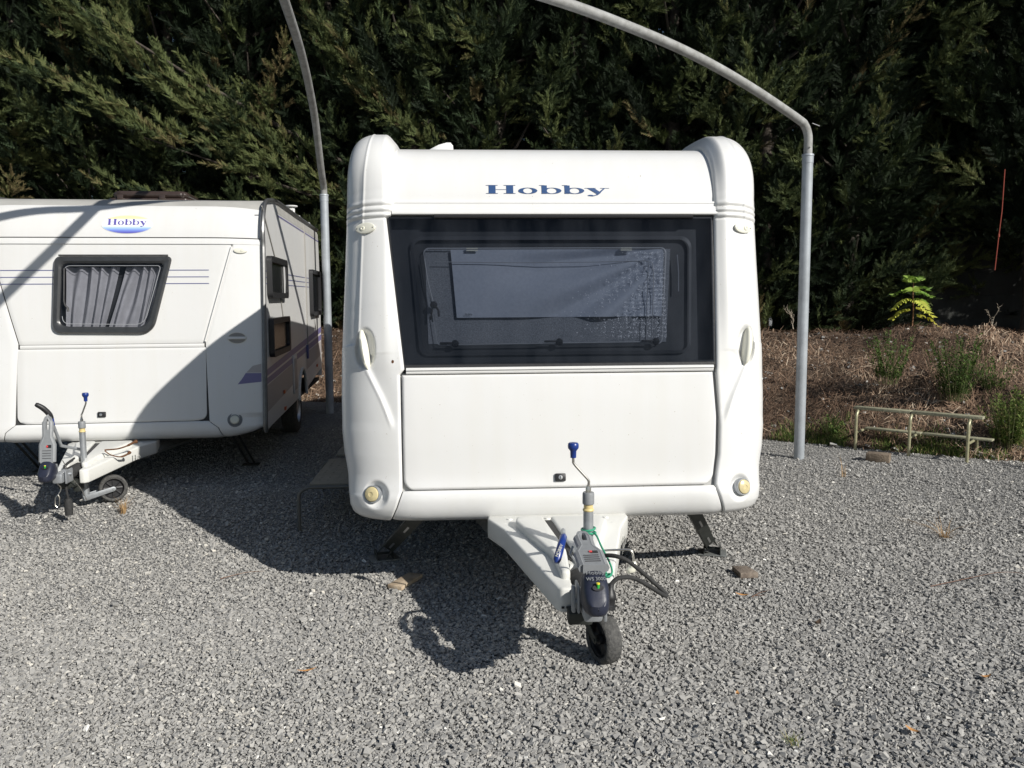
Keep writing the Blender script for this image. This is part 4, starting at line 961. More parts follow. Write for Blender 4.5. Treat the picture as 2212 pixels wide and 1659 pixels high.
# ================================================================ small things on the gravel
def add_thing(mb, name, m, loc, rz, label, cat, group=None, **k):
    o = mb.build(name, m, None, **k); o.location = loc; o.rotation_euler = (0, 0, rad(rz)); return tag(o, label, cat, group)
mb = MB(); mb.prism([(-.05, -.115), (.045, -.12), (.052, .12), (-.04, .115)], 0, .024, bev=.003)
pl = add_thing(mb, 'wood_plank', M['wood1'], (-.628, 4.695, .006), -22, 'pale weathered plank offcut on the gravel at the edge of the caravan shadow', 'plank')
mb = MB(); mb.prism([(-.05, -.065), (.06, -.06), (.035, .07), (-.055, .075)], 0, .035, bev=.005)
add_thing(mb, 'wood_block', M['wood2'], (1.375, 4.80, .006), 4, 'small grey brown wood block on the sunny gravel right of the caravan', 'wood block')
mb = MB(); mb.prism([(-.11, -.07), (.11, -.072), (.108, .07), (-.11, .068)], 0, .085, bev=.008)
add_thing(mb, 'concrete_block', M['brick'], (3.665, 8.22, .0), -32, 'brown concrete block lying on the gravel before the metal bench', 'block')
# bench: tube frames, slatted shelf rails
bn = empty('bench', (4.1, 8.5, 0), math.atan2(8.11-8.842, 4.498-3.701), 'broken metal tube bench frame with thin greenish slats at the foot of the bank', 'bench')
Lb = 1.09
for k, x in enumerate((-.545, .0, .545)):
    mb = MB(); mb.tube(spline([(x, 0, .0), (x, 0, .30), (x, .01, .385), (x+.0, .06, .425), (x, .13, .43)], 6), .016, 12); mb.build('leg', M['benchm'], bn)
    mb = MB(); mb.tube(spline([(x, .36, .0), (x, .36, .12), (x, .34, .175), (x, .28, .19), (x, .02, .185)], 6), .014, 12); mb.build('leg', M['benchm'], bn)
for x0, x1 in ((-.60, -.01), (-.01, .66)):
    mb = MB(); mb.box(((x0+x1)/2, .09, .446), (x1-x0-.01, .10, .030), bev=.004); mb.build('slat', M['slat'], bn)
    mb = MB(); mb.box(((x0+x1)/2+.06, .26, .208), (x1-x0-.02, .10, .02), bev=.004); mb.build('slat', M['slat'], bn)
mb = MB(); mb.tube([(.545, .01, .17), (.56, .06, .42)], .006, 8); mb.build('brace', M['benchm'], bn); mb = MB(); mb.tube([(0, .01, .17), (.03, .10, .24)], .006, 8); mb.build('brace', M['benchm'], bn)
# folding step left of the middle caravan
st = empty('folding_step', (-1.27, 5.70, .03), rad(3.5), 'beige perforated folding step in the shade left of the middle caravan', 'step')
M['stepleg'] = mat('dull_steel_tube', (.12, .12, .11), .5, .3)
M['step'] = mat('beige_step_plate', (.24, .215, .17), .6, noise=.2, nscale=10)
for y0, y1, z, x0, x1 in ((-.07, .83, .350, -.13, .42), (.98, 1.4, .36, -.10, .42)):
    mb = MB(); mb.box(((x0+x1)/2, (y0+y1)/2, z), (x1-x0, y1-y0, .02), bev=.004); pt = mb.build('tread', M['step'], st)
    if z < .4:
        mb = MB()
        for a in range(8):
            for b_ in range(9): mb.lathe([(.009, 0), (.006, .004), (0, .004)], 6, Matrix.Translation((x0+.05+a*.06, y0+.10+b_*.085, z+.0095)))
        g_ = mb.build('grip_dots', M['step'], pt); g_['kind'] = 'stuff'
for y in (-.10, .86):
    mb = MB(); mb.tube(spline([(-.20, y, -.03), (-.20, y, .22), (-.19, y, .30), (-.14, y, .335), (-.06, y, .34), (.44, y, .34)], 6), .012, 10); mb.build('leg_frame', M['stepleg'], st)
# dry leaves
def leaf(L, W, curl=.012):
    mb = MB(); rows = []
    for j in range(9):
        v = j/8; wd = W*math.sin(math.pi*min(1, v*.94+.03))**.8
        rows.append([(L*(v-.5), s*wd/2, .006+curl*(2*v-1)**2+.35*abs(s)*wd*.5) for s in (-1, -.5, 0, .5, 1)])
    mb.grid(rows); return mb
LV = [((1.255, 4.42), 160, .075, .022, 'orange dry leaf beside a dark stalk, right of the middle caravan drawbar'), ((-.91, 3.52), 20, .085, .016, 'yellowish dry leaf on the sunny gravel, in the left foreground'),
      ((1.50, 2.98), 130, .060, .02, 'orange dry leaf on gravel, lowest one in the right foreground'), ((2.02, 3.42), 5, .05, .018, 'orange dry leaf on gravel near the right edge of the photo'),
      ((.92, 3.28), 75, .022, .016, 'tiny orange leaf scrap on the gravel right of the jockey wheel')]
for (p, r, L_, W_, lb) in LV: add_thing(leaf(L_, W_), 'dry_leaf', M['leafo'], (p[0], p[1], .016), r, lb, 'leaf', 'dry leaves on the gravel')
def twig(pts, r, name, label, m='twig', grp='dry twigs on the gravel'):
    mb = MB()
    for q in pts: mb.tube(spline(q, 4), [r*(1-.7*i/(len(spline(q, 4))-1)) for i in range(len(spline(q, 4)))], 5)
    o = mb.build(name, M[m], None); return tag(o, label, 'twig', grp)
M['dtwig'] = mat('brown_twig', (.16, .09, .06), .8)
twig([[(1.30, 4.40, .02), (1.36, 4.44, .03), (1.42, 4.43, .05)], [(1.33, 4.42, .02), (1.38, 4.40, .03)]], .003, 'twig', 'short dark stalk touching the orange leaf right of the drawbar', 'dtwig')
mb = MB()
for k in range(7): mb.box((random.uniform(-.035, .035), random.uniform(-.02, .02), .022+random.uniform(0, .006)), (random.uniform(.008, .022), random.uniform(.006, .015), .002), rot=Matrix.Rotation(random.uniform(-.5, .5), 4, 'X') @ Matrix.Rotation(random.uniform(0, 3), 4, 'Z'))
add_thing(mb, 'paper_scrap', M['white2'], (-.075, 4.40, 0), 0, 'small torn white paper scraps on the gravel in the drawbar shadow', 'paper')
mb = leaf(.05, .03, .02); add_thing(mb, 'dry_leaf', mat('dark_brown_leaf', (.09, .06, .04), .9), (1.52, 4.02, .014), 40, 'dark brown crumpled leaf on the sunny gravel right of the drawbar cable', 'leaf', 'dry leaves on the gravel')
twig([[(-1.72, 4.75, .02), (-1.60, 4.83, .03), (-1.50, 4.87, .025)]], .003, 'twig', 'thin brown twig alone on the sunny gravel at the left', 'dtwig')
twig([[(2.35, 4.55, .02), (2.55, 4.62, .03), (2.85, 4.75, .03), (3.0, 4.76, .02)]], .003, 'twig', 'long thin brown twig on the gravel at the right edge', 'dtwig')

# ================================================================ GROUND
def gh(x, y):
    a = np.clip((y-4.7)/1.7, 0, 1); a = a*a*(3-2*a); b = np.clip((x+1.9)/1.4, 0, 1); b = b*b*(3-2*b)
    return .165*a*(1-b)
def nodes(name):
    m = bpy.data.materials.new(name); m.use_nodes = True; return m, m.node_tree.nodes, m.node_tree.links, m.node_tree.nodes['Principled BSDF']
def ramp(n, cols):
    r = n.new('ShaderNodeValToRGB'); e = r.color_ramp.elements
    while len(e) < len(cols): e.new(.5)
    for k, (p, c) in enumerate(cols): e[k].position = p; e[k].color = (*c, 1)
    return r
# crushed stone base: small cells, bumped
m, n, l, b = nodes('crushed_stone'); tc = n.new('ShaderNodeTexCoord')
v = n.new('ShaderNodeTexVoronoi'); v.inputs['Scale'].default_value = 62; l.new(tc.outputs['Object'], v.inputs['Vector'])
sp = n.new('ShaderNodeSeparateColor'); l.new(v.outputs['Color'], sp.inputs[0])
r = ramp(n, [(0, (.17, .168, .163)), (.3, (.27, .266, .257)), (.75, (.36, .353, .338)), (.93, (.44, .43, .41)), (1, (.62, .60, .56))]); l.new(sp.outputs[0], r.inputs[0])
v2 = n.new('ShaderNodeTexVoronoi'); v2.feature = 'DISTANCE_TO_EDGE'; v2.inputs['Scale'].default_value = 62; l.new(tc.outputs['Object'], v2.inputs['Vector'])
ns = n.new('ShaderNodeTexNoise'); ns.inputs['Scale'].default_value = .9; ns.inputs['Detail'].default_value = 5; l.new(tc.outputs['Object'], ns.inputs['Vector'])
mr = n.new('ShaderNodeMapRange'); mr.inputs[1].default_value = .3; mr.inputs[2].default_value = .7; mr.inputs[3].default_value = .82; mr.inputs[4].default_value = 1.15; l.new(ns.outputs[0], mr.inputs[0])
mx = n.new('ShaderNodeMixRGB'); mx.blend_type = 'MULTIPLY'; mx.inputs[0].default_value = 1; l.new(r.outputs[0], mx.inputs[1]); l.new(mr.outputs[0], mx.inputs[2])
l.new(mx.outputs[0], b.inputs['Base Color']); b.inputs['Roughness'].default_value = .9
bp = n.new('ShaderNodeBump'); bp.inputs['Strength'].default_value = 1; bp.inputs['Distance'].default_value = .014
ad = n.new('ShaderNodeMath'); ad.operation = 'ADD'; m3 = n.new('ShaderNodeMath'); m3.operation = 'MULTIPLY'; m3.inputs[1].default_value = .6; l.new(sp.outputs[1], m3.inputs[0])
cl_ = n.new('ShaderNodeMapRange'); cl_.inputs[2].default_value = .35; l.new(v2.outputs[0], cl_.inputs[0]); l.new(cl_.outputs[0], ad.inputs[0]); l.new(m3.outputs[0], ad.inputs[1])
l.new(ad.outputs[0], bp.inputs['Height']); l.new(bp.outputs[0], b.inputs['Normal']); M['stone_base'] = m
xs_ = np.concatenate([[-200, -60, -30, -18], np.arange(-12, 12.1, .25), [18, 30, 60, 200]]); ys_ = np.concatenate([[-200, -40, -10], np.arange(-3, 20.1, .25), [30, 60, 120, 300]])
X, Y = np.meshgrid(xs_, ys_); V = np.stack([X.ravel(), Y.ravel(), gh(X, Y).ravel()-.003], 1)
nx = len(xs_); ii = (np.arange(len(ys_)-1)[:, None]*nx+np.arange(nx-1)[None]).ravel(); F = np.stack([ii, ii+1, ii+1+nx, ii+nx], 1)
gr = npmesh('ground', V, F, M['stone_base'], smooth=True); tag(gr, kind='structure')
# loose gravel: individual chips where the eye can tell them apart
m, n, l, b = nodes('gravel_chip'); at = n.new('ShaderNodeAttribute'); at.attribute_name = 'tone'
r = ramp(n, [(0, (.175, .171, .164)), (.25, (.265, .258, .245)), (.55, (.325, .316, .297)), (.86, (.405, .392, .366)), (.95, (.55, .52, .46)), (1, (.80, .79, .75))]); l.new(at.outputs['Fac'], r.inputs[0])
l.new(r.outputs[0], b.inputs['Base Color']); b.inputs['Roughness'].default_value = .85; M['chip'] = m
def chips(xy, size, tone, zoff=0., hf=None):
    N = len(xy); base = np.array([[-1, -1, -1], [1, -1, -1], [1, 1, -1], [-1, 1, -1], [-1, -1, 1], [1, -1, 1], [1, 1, 1], [-1, 1, 1]], float)
    P = base[None]*rng.uniform(.45, 1., (N, 8, 3)); ax = np.stack([rng.uniform(.7, 1.35, N), rng.uniform(.5, 1.0, N), rng.uniform(.3, .62, N)], 1)
    P = P*ax[:, None]*size[:, None, None]*.5
    a = rng.uniform(0, 2*np.pi, N); t = rng.normal(0, .32, N); u = rng.normal(0, .32, N)
    ca, sa, ct, st, cu, su = np.cos(a), np.sin(a), np.cos(t), np.sin(t), np.cos(u), np.sin(u)
    y, z = P[..., 1]*ct[:, None]-P[..., 2]*st[:, None], P[..., 1]*st[:, None]+P[..., 2]*ct[:, None]; P[..., 1] = y; P[..., 2] = z
    x, z = P[..., 0]*cu[:, None]-P[..., 2]*su[:, None], P[..., 0]*su[:, None]+P[..., 2]*cu[:, None]; P[..., 0] = x; P[..., 2] = z
    x, y = P[..., 0]*ca[:, None]-P[..., 1]*sa[:, None], P[..., 0]*sa[:, None]+P[..., 1]*ca[:, None]; P[..., 0] = x; P[..., 1] = y
    P[..., 0] += xy[:, 0, None]; P[..., 1] += xy[:, 1, None]; h = (hf(xy[:, 0], xy[:, 1]) if hf else gh(xy[:, 0], xy[:, 1]))
    P[..., 2] += (h+zoff+size*rng.uniform(.02, .34, N))[:, None]
    fc = np.array([[0, 3, 2, 1], [4, 5, 6, 7], [0, 1, 5, 4], [1, 2, 6, 5], [2, 3, 7, 6], [3, 0, 4, 7]]); F = (fc[None]+8*np.arange(N)[:, None, None]).reshape(-1, 4)
    return P.reshape(-1, 3), F, np.repeat(tone, 8)
pts = []
def field(y0, y1, dens):
    wmax = y1*.76+.5; N = int((y1-y0)*2*wmax*dens); x = rng.uniform(-wmax, wmax, N); y = rng.uniform(y0, y1, N); k = np.abs(x) < y*.75+.45; return np.stack([x[k], y[k]], 1)
for y0, y1, d in ((2.35, 3.2, 12500), (3.2, 4.2, 11000), (4.2, 5.4, 8000), (5.4, 6.6, 4600), (6.6, 8.2, 2000), (8.2, 9.6, 900)): pts.append(field(y0, y1, d))
pts = np.concatenate(pts); gx, gy_ = pts[:, 0], pts[:, 1]; pat = np.sin(gx*1.7+.6*np.sin(gy_*2.3))*np.cos(gy_*1.9+.8)+.5*np.sin(gx*4.3+gy_*3.1)+.35*np.sin(gx*9.1-gy_*6.7); pat = pat/1.6
size = np.clip(rng.lognormal(math.log(.0128), .36, len(pts))*(1+.16*pat+.05*np.clip(gx, -2, 2)), .006, .034); tone = np.clip(rng.beta(3.2, 3.2, len(pts))-.07*pat-.035*np.clip(gx, -2, 2), 0, .93); wsel = rng.random(len(pts)); tone[wsel > .985] = rng.uniform(.9, 1., (wsel > .985).sum())
V, F, T_ = chips(pts, size, tone)
gv = npmesh('gravel', V, F, M['chip'], T_); tag(gv, 'loose grey crushed stone covering the yard', 'gravel', kind='stuff')

# ================================================================ BANK
bl = [(-30, 18.5), (-14, 15.2), (-7, 13.2), (-2.47, 11.9), (0, 11.0), (1.5, 10.35), (2.96, 9.5), (4.0, 8.75), (4.8, 8.25), (5.6, 7.9), (8, 6.6), (14, 3.0), (22, -3)]
bp_ = [np.array(p, float) for p in bl]; cum = np.concatenate([[0], np.cumsum([np.linalg.norm(bp_[i+1]-bp_[i]) for i in range(len(bp_)-1)])])
bx = lambda s: np.interp(s, cum, [p[0] for p in bp_]); by = lambda s: np.interp(s, cum, [p[1] for p in bp_])
def bnoise(x, y, sd=0):
    r_ = 0
    for k, (f, a) in enumerate(((.7, .16), (1.7, .08), (4.1, .035), (9.3, .016))):
        r_ = r_+a*np.sin(x*f+1.3*k+sd)*np.cos(y*f*1.1+2.1*k)+a*.6*np.sin((x+y)*f*1.37+.7*k)
    return r_
HB = ([-.3, 0, .25, .7, 1.3, 1.9, 2.5, 3.2, 4.5, 7, 12], [-.12, -.01, .12, .38, .73, .96, 1.07, 1.04, .8, .7, .7])
def bank_pt(s, d):
    """point on the bank: s along the foot line, d up the slope"""
    e = .25; tx, ty = bx(s+e)-bx(s-e), by(s+e)-by(s-e); L_ = np.hypot(tx, ty); nx_, ny_ = -ty/L_, tx/L_
    x = bx(s)+nx_*d; y = by(s)+ny_*d; k = np.clip(d/.8, 0, 1)
    z = np.interp(d, *HB)+bnoise(x, y)*k+gh(bx(s), by(s))*.9
    return x, y, z
ss = np.arange(cum[1], cum[-2], .11); dd_ = np.concatenate([np.arange(-.3, 3.3, .08), [3.8, 4.5, 5.5, 7, 9, 12]])
S_, D_ = np.meshgrid(ss, dd_); X, Y, Z = bank_pt(S_, D_); Z = Z+rng.normal(0, .008, Z.shape)*(D_ > .05)
V = np.stack([X.ravel(), Y.ravel(), Z.ravel()], 1); nx = len(ss); ii = (np.arange(len(dd_)-1)[:, None]*nx+np.arange(nx-1)[None]).ravel(); F = np.stack([ii, ii+1, ii+1+nx, ii+nx], 1)
m, n, l, b = nodes('bank_soil'); tc = n.new('ShaderNodeTexCoord'); ns = n.new('ShaderNodeTexNoise'); ns.inputs['Scale'].default_value = 6; ns.inputs['Detail'].default_value = 10; ns.inputs['Roughness'].default_value = .75
l.new(tc.outputs['Object'], ns.inputs['Vector']); r = ramp(n, [(.3, (.045, .029, .02)), (.5, (.11, .074, .05)), (.7, (.21, .15, .105))]); l.new(ns.outputs[0], r.inputs[0]); l.new(r.outputs[0], b.inputs['Base Color']); b.inputs['Roughness'].default_value = 1
n2 = n.new('ShaderNodeTexNoise'); n2.inputs['Scale'].default_value = 45; n2.inputs['Detail'].default_value = 5; l.new(tc.outputs['Object'], n2.inputs['Vector']); bp = n.new('ShaderNodeBump'); bp.inputs['Distance'].default_value = .03; l.new(n2.outputs[0], bp.inputs['Height']); l.new(bp.outputs[0], b.inputs['Normal'])
bk = npmesh('bank', V, F, m, smooth=True); tag(bk, kind='structure')
def tonemat(name, cols, rough=.8, trans=0.):
    m, n, l, b = nodes(name); at = n.new('ShaderNodeAttribute'); at.attribute_name = 'tone'; r = ramp(n, cols); l.new(at.outputs['Fac'], r.inputs[0]); l.new(r.outputs[0], b.inputs['Base Color']); b.inputs['Roughness'].default_value = rough
    b.inputs['Specular IOR Level'].default_value = .25
    if trans:
        t = n.new('ShaderNodeBsdfTranslucent'); l.new(r.outputs[0], t.inputs[0]); mx = n.new('ShaderNodeMixShader'); mx.inputs[0].default_value = trans
        l.new(b.outputs[0], mx.inputs[1]); l.new(t.outputs[0], mx.inputs[2]); l.new(mx.outputs[0], n['Material Output'].inputs[0])
    return m
# straw and dead stalks lying over the bank
sA, sB = float(np.interp(-8, [p[0] for p in bp_], cum)), float(np.interp(9, [p[0] for p in bp_], cum))
N = 60000; s_ = rng.uniform(sA, sB, N); d_ = rng.uniform(.02, 2.7, N)**1.0; x, y, z = bank_pt(s_, d_)
az = rng.uniform(0, 2*np.pi, N); L_ = rng.lognormal(math.log(.11), .5, N).clip(.03, .42); W_ = rng.uniform(.002, .0048, N)
e = .1; xx, yy, zz = bank_pt(s_, d_+e); up = np.stack([xx-x, yy-y, zz-z], 1)/e; xx, yy, zz = bank_pt(s_+e, d_); al = np.stack([xx-x, yy-y, zz-z], 1)/e
nr = np.cross(al, up); nr /= np.linalg.norm(nr, axis=1)[:, None]
hang = rng.random(N) < .45; az = np.where(hang, np.pi/2+rng.normal(0, .5, N), az)
dr = al*np.cos(az)[:, None]+up*np.sin(az)[:, None]+nr*rng.normal(.10, .16, N)[:, None]; dr /= np.linalg.norm(dr, axis=1)[:, None]
sd = np.cross(dr, nr); sd /= np.linalg.norm(sd, axis=1)[:, None]; c = np.stack([x, y, z], 1)+nr*rng.uniform(.004, .05, N)[:, None]
bend = nr*(rng.normal(.0, .12, N)*L_)[:, None]
V = np.stack([c-dr*L_[:, None]/2-sd*W_[:, None], c-dr*L_[:, None]/2+sd*W_[:, None], c+bend+sd*W_[:, None], c+bend-sd*W_[:, None], c+dr*L_[:, None]/2+sd*W_[:, None]*.4, c+dr*L_[:, None]/2-sd*W_[:, None]*.4], 1)
F = (np.array([[0, 1, 2, 3], [3, 2, 4, 5]])[None]+6*np.arange(N)[:, None, None]).reshape(-1, 4)
to = np.clip(rng.beta(1.6, 2.6, N)+.22*np.sin(s_*2.1+d_*3), 0, 1)
st_ = npmesh('straw', V.reshape(-1, 3), F, tonemat('straw', [(0, (.06, .036, .024)), (.35, (.15, .095, .062)), (.7, (.32, .215, .145)), (1, (.62, .50, .37))]), np.repeat(to, 6)); tag(st_, 'dry straw and dead stalks matted over the earth bank', 'straw', kind='stuff')
# stones in the bank and spilled at its foot
N = 1500; s_ = rng.uniform(sA, sB, N); d_ = rng.uniform(-.1, 2.6, N); k = (s_ > float(np.interp(4.6, [p[0] for p in bp_], cum))) & (rng.random(N) < .6); d_[k] = rng.uniform(-.25, .9, k.sum()); x, y, z = bank_pt(s_, d_)
zz = dict(); V, F, T_ = chips(np.stack([x, y], 1), rng.lognormal(math.log(.034), .42, N).clip(.015, .11), rng.uniform(.5, 1., N), hf=lambda a, b_: np.maximum(z, 0))
rb = npmesh('rubble', V, F, M['chip'], T_); tag(rb, 'pale stones scattered through the bank', 'rubble', kind='stuff')
# low green growth at the foot of the bank
def blades(base, h, w, lean, tones):
    N = len(base); a = rng.uniform(0, 2*np.pi, N); d = np.stack([np.cos(a), np.sin(a), np.zeros(N)], 1); sd = np.stack([-np.sin(a), np.cos(a), np.zeros(N)], 1)
    top = base+np.array([0, 0, 1])*h[:, None]+d*(h*lean)[:, None]; mid = (base+top)/2-d*(h*lean*.18)[:, None]+np.array([0, 0, .08])*h[:, None]
    V = np.stack([base-sd*w[:, None], base+sd*w[:, None], mid+sd*w[:, None]*.8, mid-sd*w[:, None]*.8, top+sd*w[:, None]*.1, top-sd*w[:, None]*.1], 1)
    F = (np.array([[0, 1, 2, 3], [3, 2, 4, 5]])[None]+6*np.arange(N)[:, None, None]).reshape(-1, 4); return V.reshape(-1, 3), F, np.repeat(tones, 6)
M['grass'] = tonemat('green_growth', [(0, (.035, .06, .018)), (.5, (.09, .15, .035)), (.8, (.20, .26, .07)), (1, (.38, .33, .15))], .7, .3)
sg0, sg1 = float(np.interp(2.6, [p[0] for p in bp_], cum)), float(np.interp(5.2, [p[0] for p in bp_], cum)); N = 9000
s_ = rng.uniform(sg0, sg1, N); cl2 = np.sin(s_*5.1)+np.sin(s_*11.7+1)*.7+rng.normal(0, .6, N); d_ = np.abs(rng.normal(.02, .13, N)); k = cl2 > .1; s_ = s_[k]; d_ = d_[k]; x, y, z = bank_pt(s_, d_); z = np.maximum(z, 0); N = len(s_)
V, F, T_ = blades(np.stack([x, y, z], 1), rng.uniform(.025, .10, N), rng.uniform(.002, .005, N), rng.uniform(.1, 1.1, N), rng.beta(2.5, 1.6, N)); gs = npmesh('grass', V, F, M['grass'], T_); tag(gs, 'short green grass along the foot of the bank', 'grass', kind='stuff')
M['wstem'] = mat('weed_stem', (.14, .15, .06), .8)
def near_s(x_): return float(np.interp(x_, [p[0] for p in bp_], cum))
# weeds: bushy stems with small leaves, each plant its own thing
def weed(loc, H, R, nst, dens, tone, label, grp='weeds growing on the bank', name='weed', wl=.011):
    Vs, Fs, Ts = [], [], []; k0 = 0
    for _ in range(nst):
        a = random.uniform(0, 6.28); rr = R*random.random()**.6; b0 = np.array([math.cos(a)*rr*.35, math.sin(a)*rr*.35, 0]); h = H*random.uniform(.55, 1); tp = np.array([math.cos(a)*rr, math.sin(a)*rr, h])
        nn = int(dens*h/.008)+3; u = np.sort(rng.uniform(.06, 1, nn)); c = b0[None]*(1-u[:, None])+tp[None]*u[:, None]+np.stack([np.zeros(nn), np.zeros(nn), -.08*h*np.sin(u*3)], 1)*0
        az = rng.uniform(0, 6.28, nn); el = rng.uniform(.1, 1.1, nn); dr = np.stack([np.cos(az)*np.cos(el), np.sin(az)*np.cos(el), np.sin(el)], 1); ll = rng.uniform(.03, .075, nn)*(1.15-.6*u); sd = np.cross(dr, np.array([0, 0, 1.])); sd /= np.linalg.norm(sd, axis=1)[:, None]
        w_ = wl*rng.uniform(.5, 1, nn); V = np.stack([c, c+dr*(ll*.5)[:, None]+sd*w_[:, None], c+dr*ll[:, None], c+dr*(ll*.5)[:, None]-sd*w_[:, None]], 1).reshape(-1, 3)
        Vs.append(V); Fs.append(np.arange(4*nn).reshape(-1, 4)+k0); k0 += 4*nn; Ts.append(np.repeat(np.clip(tone+rng.normal(0, .16, nn), 0, 1), 4))
    V = np.concatenate(Vs); o = npmesh(name, V, np.concatenate(Fs), M['grass'], np.concatenate(Ts)); o.location = loc; tag(o, label, 'weed', grp)
    mb = MB()
    for _ in range(nst): a = random.uniform(0, 6.28); rr = R*random.random()**.6; mb.tube([(math.cos(a)*rr*.35, math.sin(a)*rr*.35, -.03), (math.cos(a)*rr, math.sin(a)*rr, H*random.uniform(.5, .9))], [.003, .0012], 4)
    mb.build('stem', M['wstem'], o); return o
WD = [(4.70, .95, .74, .40, 44, .9, .36, 'dull green weed clump on the bank behind the middle of the bench'), (4.1, 1.05, .62, .30, 30, .7, .40, 'thin grey green weed clump on the bank above the left bench end'),
      (5.75, .95, .74, .42, 44, .9, .30, 'dark bushy green weed on the bank, upper right of the bench'), (6.6, .9, .9, .62, 80, 1.1, .42, 'broad bushy green weed at the right edge of the photo'),
      (5.05, .28, .62, .32, 50, 1.1, .70, 'bright yellowish green weed growing up behind the bench slats'), (5.25, 1.35, .4, .25, 20, .6, .45, 'sparse brownish weed high on the bank right of the sapling'),
      (5.9, .35, .35, .3, 26, .9, .5, 'low light green weed beyond the right bench end'), (3.55, .2, .28, .2, 16, .6, .5, 'small thin weed at the bank foot between post and bench')]
for (xq, d, H_, R_, ns_, de, to_, lb) in WD:
    x, y, z = bank_pt(near_s(xq), d); weed((float(x)-.35*d, float(y)-.1*d, float(z)-.02), H_, R_, ns_, de, to_, lb)
# dried grass tufts on the gravel
def tuft(loc, n_, h, label, tone=(.85, 1.), name='grass_tuft', spread=.5):
    N = n_; b0 = rng.normal(0, .012, (N, 3)); b0[:, 2] = 0; V, F, T_ = blades(b0, rng.uniform(.4, 1, N)*h, np.full(N, .0018), rng.uniform(.2, 1.4, N)*spread*2, rng.uniform(*tone, N)); o = npmesh(name, V, F, M['grass'], T_); o.location = loc
    return tag(o, label, 'grass tuft', 'tufts growing in the gravel')
M['drytuft'] = tonemat('dry_tuft', [(0, (.16, .09, .045)), (1, (.42, .28, .14))], .8, .2)
o = tuft((-2.80, 5.86, .12), 60, .12, 'orange dry grass tuft in front of the left caravan jockey wheel'); o.data.materials[0] = M['drytuft']
o = tuft((4.98, 7.80, .0), 90, .28, 'brown dry grass tuft beside the right foot of the bench', spread=.35); o.data.materials[0] = M['drytuft']
o = tuft((2.95, 5.55, .0), 40, .14, 'flattened brown tuft on the gravel at the right side', spread=1.2); o.data.materials[0] = M['drytuft']
tuft((3.45, 5.35, 0), 50, .06, 'tiny green tuft in gravel by the right photo edge', (.5, .8), spread=.7)
o = tuft((3.02, 7.5, 0), 12, .24, 'thin reddish dry stalks left of the concrete block', spread=.18); o.data.materials[0] = M['drytuft']
tuft((1.03, 2.93, 0), 30, .035, 'tiny withered tuft in the gravel of the right foreground', (.7, 1.), spread=.9)
# sapling with feathered leaves
x, y, z = bank_pt(near_s(5.35), 2.45); 
from types import SimpleNamespace
def at_px(px, py, Yd): # design helper: where a sight line meets depth Yd (used once to take measurements)
    return None
sap = empty('sapling', (5.42, 11.3, 1.22), 0, 'young tree sapling with bright yellow green feathered leaves on top of the bank', 'sapling')
mb = MB(); mb.tube(spline([(0, 0, -.05), (.01, 0, .2), (-.005, 0, .45), (.0, 0, .66)], 5), [.010-.0004*i for i in range(16)], 7); mb.build('stem', mat('sapling_stem', (.25, .12, .06), .7), sap)
M['sapl'] = tonemat('sapling_leaf', [(0, (.14, .27, .05)), (.5, (.33, .46, .08)), (1, (.66, .62, .10))], .5, .4)
def frond(o_, d0, L_, npair, ll, tone, droop=.5):
    Vs = []; Ts = []; d0 = np.array(d0, float); d0 /= np.linalg.norm(d0); sdv = np.cross(d0, [0, 0, 1.]); sdv /= np.linalg.norm(sdv)
    for i in range(npair):
        u = (i+1.2)/(npair+.2); p = np.array(o_)+d0*L_*u+np.array([0, 0, -droop*L_*u*u])
        for s in ((-1, 1) if i < npair-1 else (-1, 0, 1)):
            dr = sdv*s*.9+d0*(.55 if s else 1)+np.array([0, 0, -.55+random.uniform(-.25, .2)]); dr /= np.linalg.norm(dr); w_ = np.cross(dr, np.array([random.uniform(-.5, .5), -.9, .5])); w_ /= np.linalg.norm(w_); l2 = ll*(1-.35*abs(u-.5))*random.uniform(.85, 1.1)
            q = [p, p+dr*l2*.3+w_*l2*.2, p+dr*l2, p+dr*l2*.3-w_*l2*.2]; Vs += q; Ts += [tone+random.uniform(-.1, .1)]*4
    V = np.array(Vs); return V, np.arange(len(V)).reshape(-1, 4), np.clip(np.array(Ts), 0, 1)
for (h, a, L_, tn) in ((.62, 20, .18, .3), (.60, 110, .20, .55), (.60, 200, .2, .35), (.58, 300, .2, .2), (.50, 0, .25, .15), (.50, 70, .22, .3), (.48, 170, .28, .25), (.47, 240, .26, .5), (.44, -40, .24, .1), (.38, 190, .24, .8), (.36, 20, .26, .45), (.34, 280, .26, .75), (.27, 175, .24, .9), (.26, -20, .26, .95), (.16, -15, .28, 1.)):
    V, F, T_ = frond((0, 0, h), (math.cos(rad(a)), math.sin(rad(a)), random.uniform(1.1, 2.2) if h > .52 else (random.uniform(.5, 1.2) if h > .4 else .25)), L_*random.uniform(.85, 1.15), 7, .115, tn, .7); V[:, 2] += random.uniform(-.03, .03); o = npmesh('leaf', V, F, M['sapl'], T_, parent=sap)
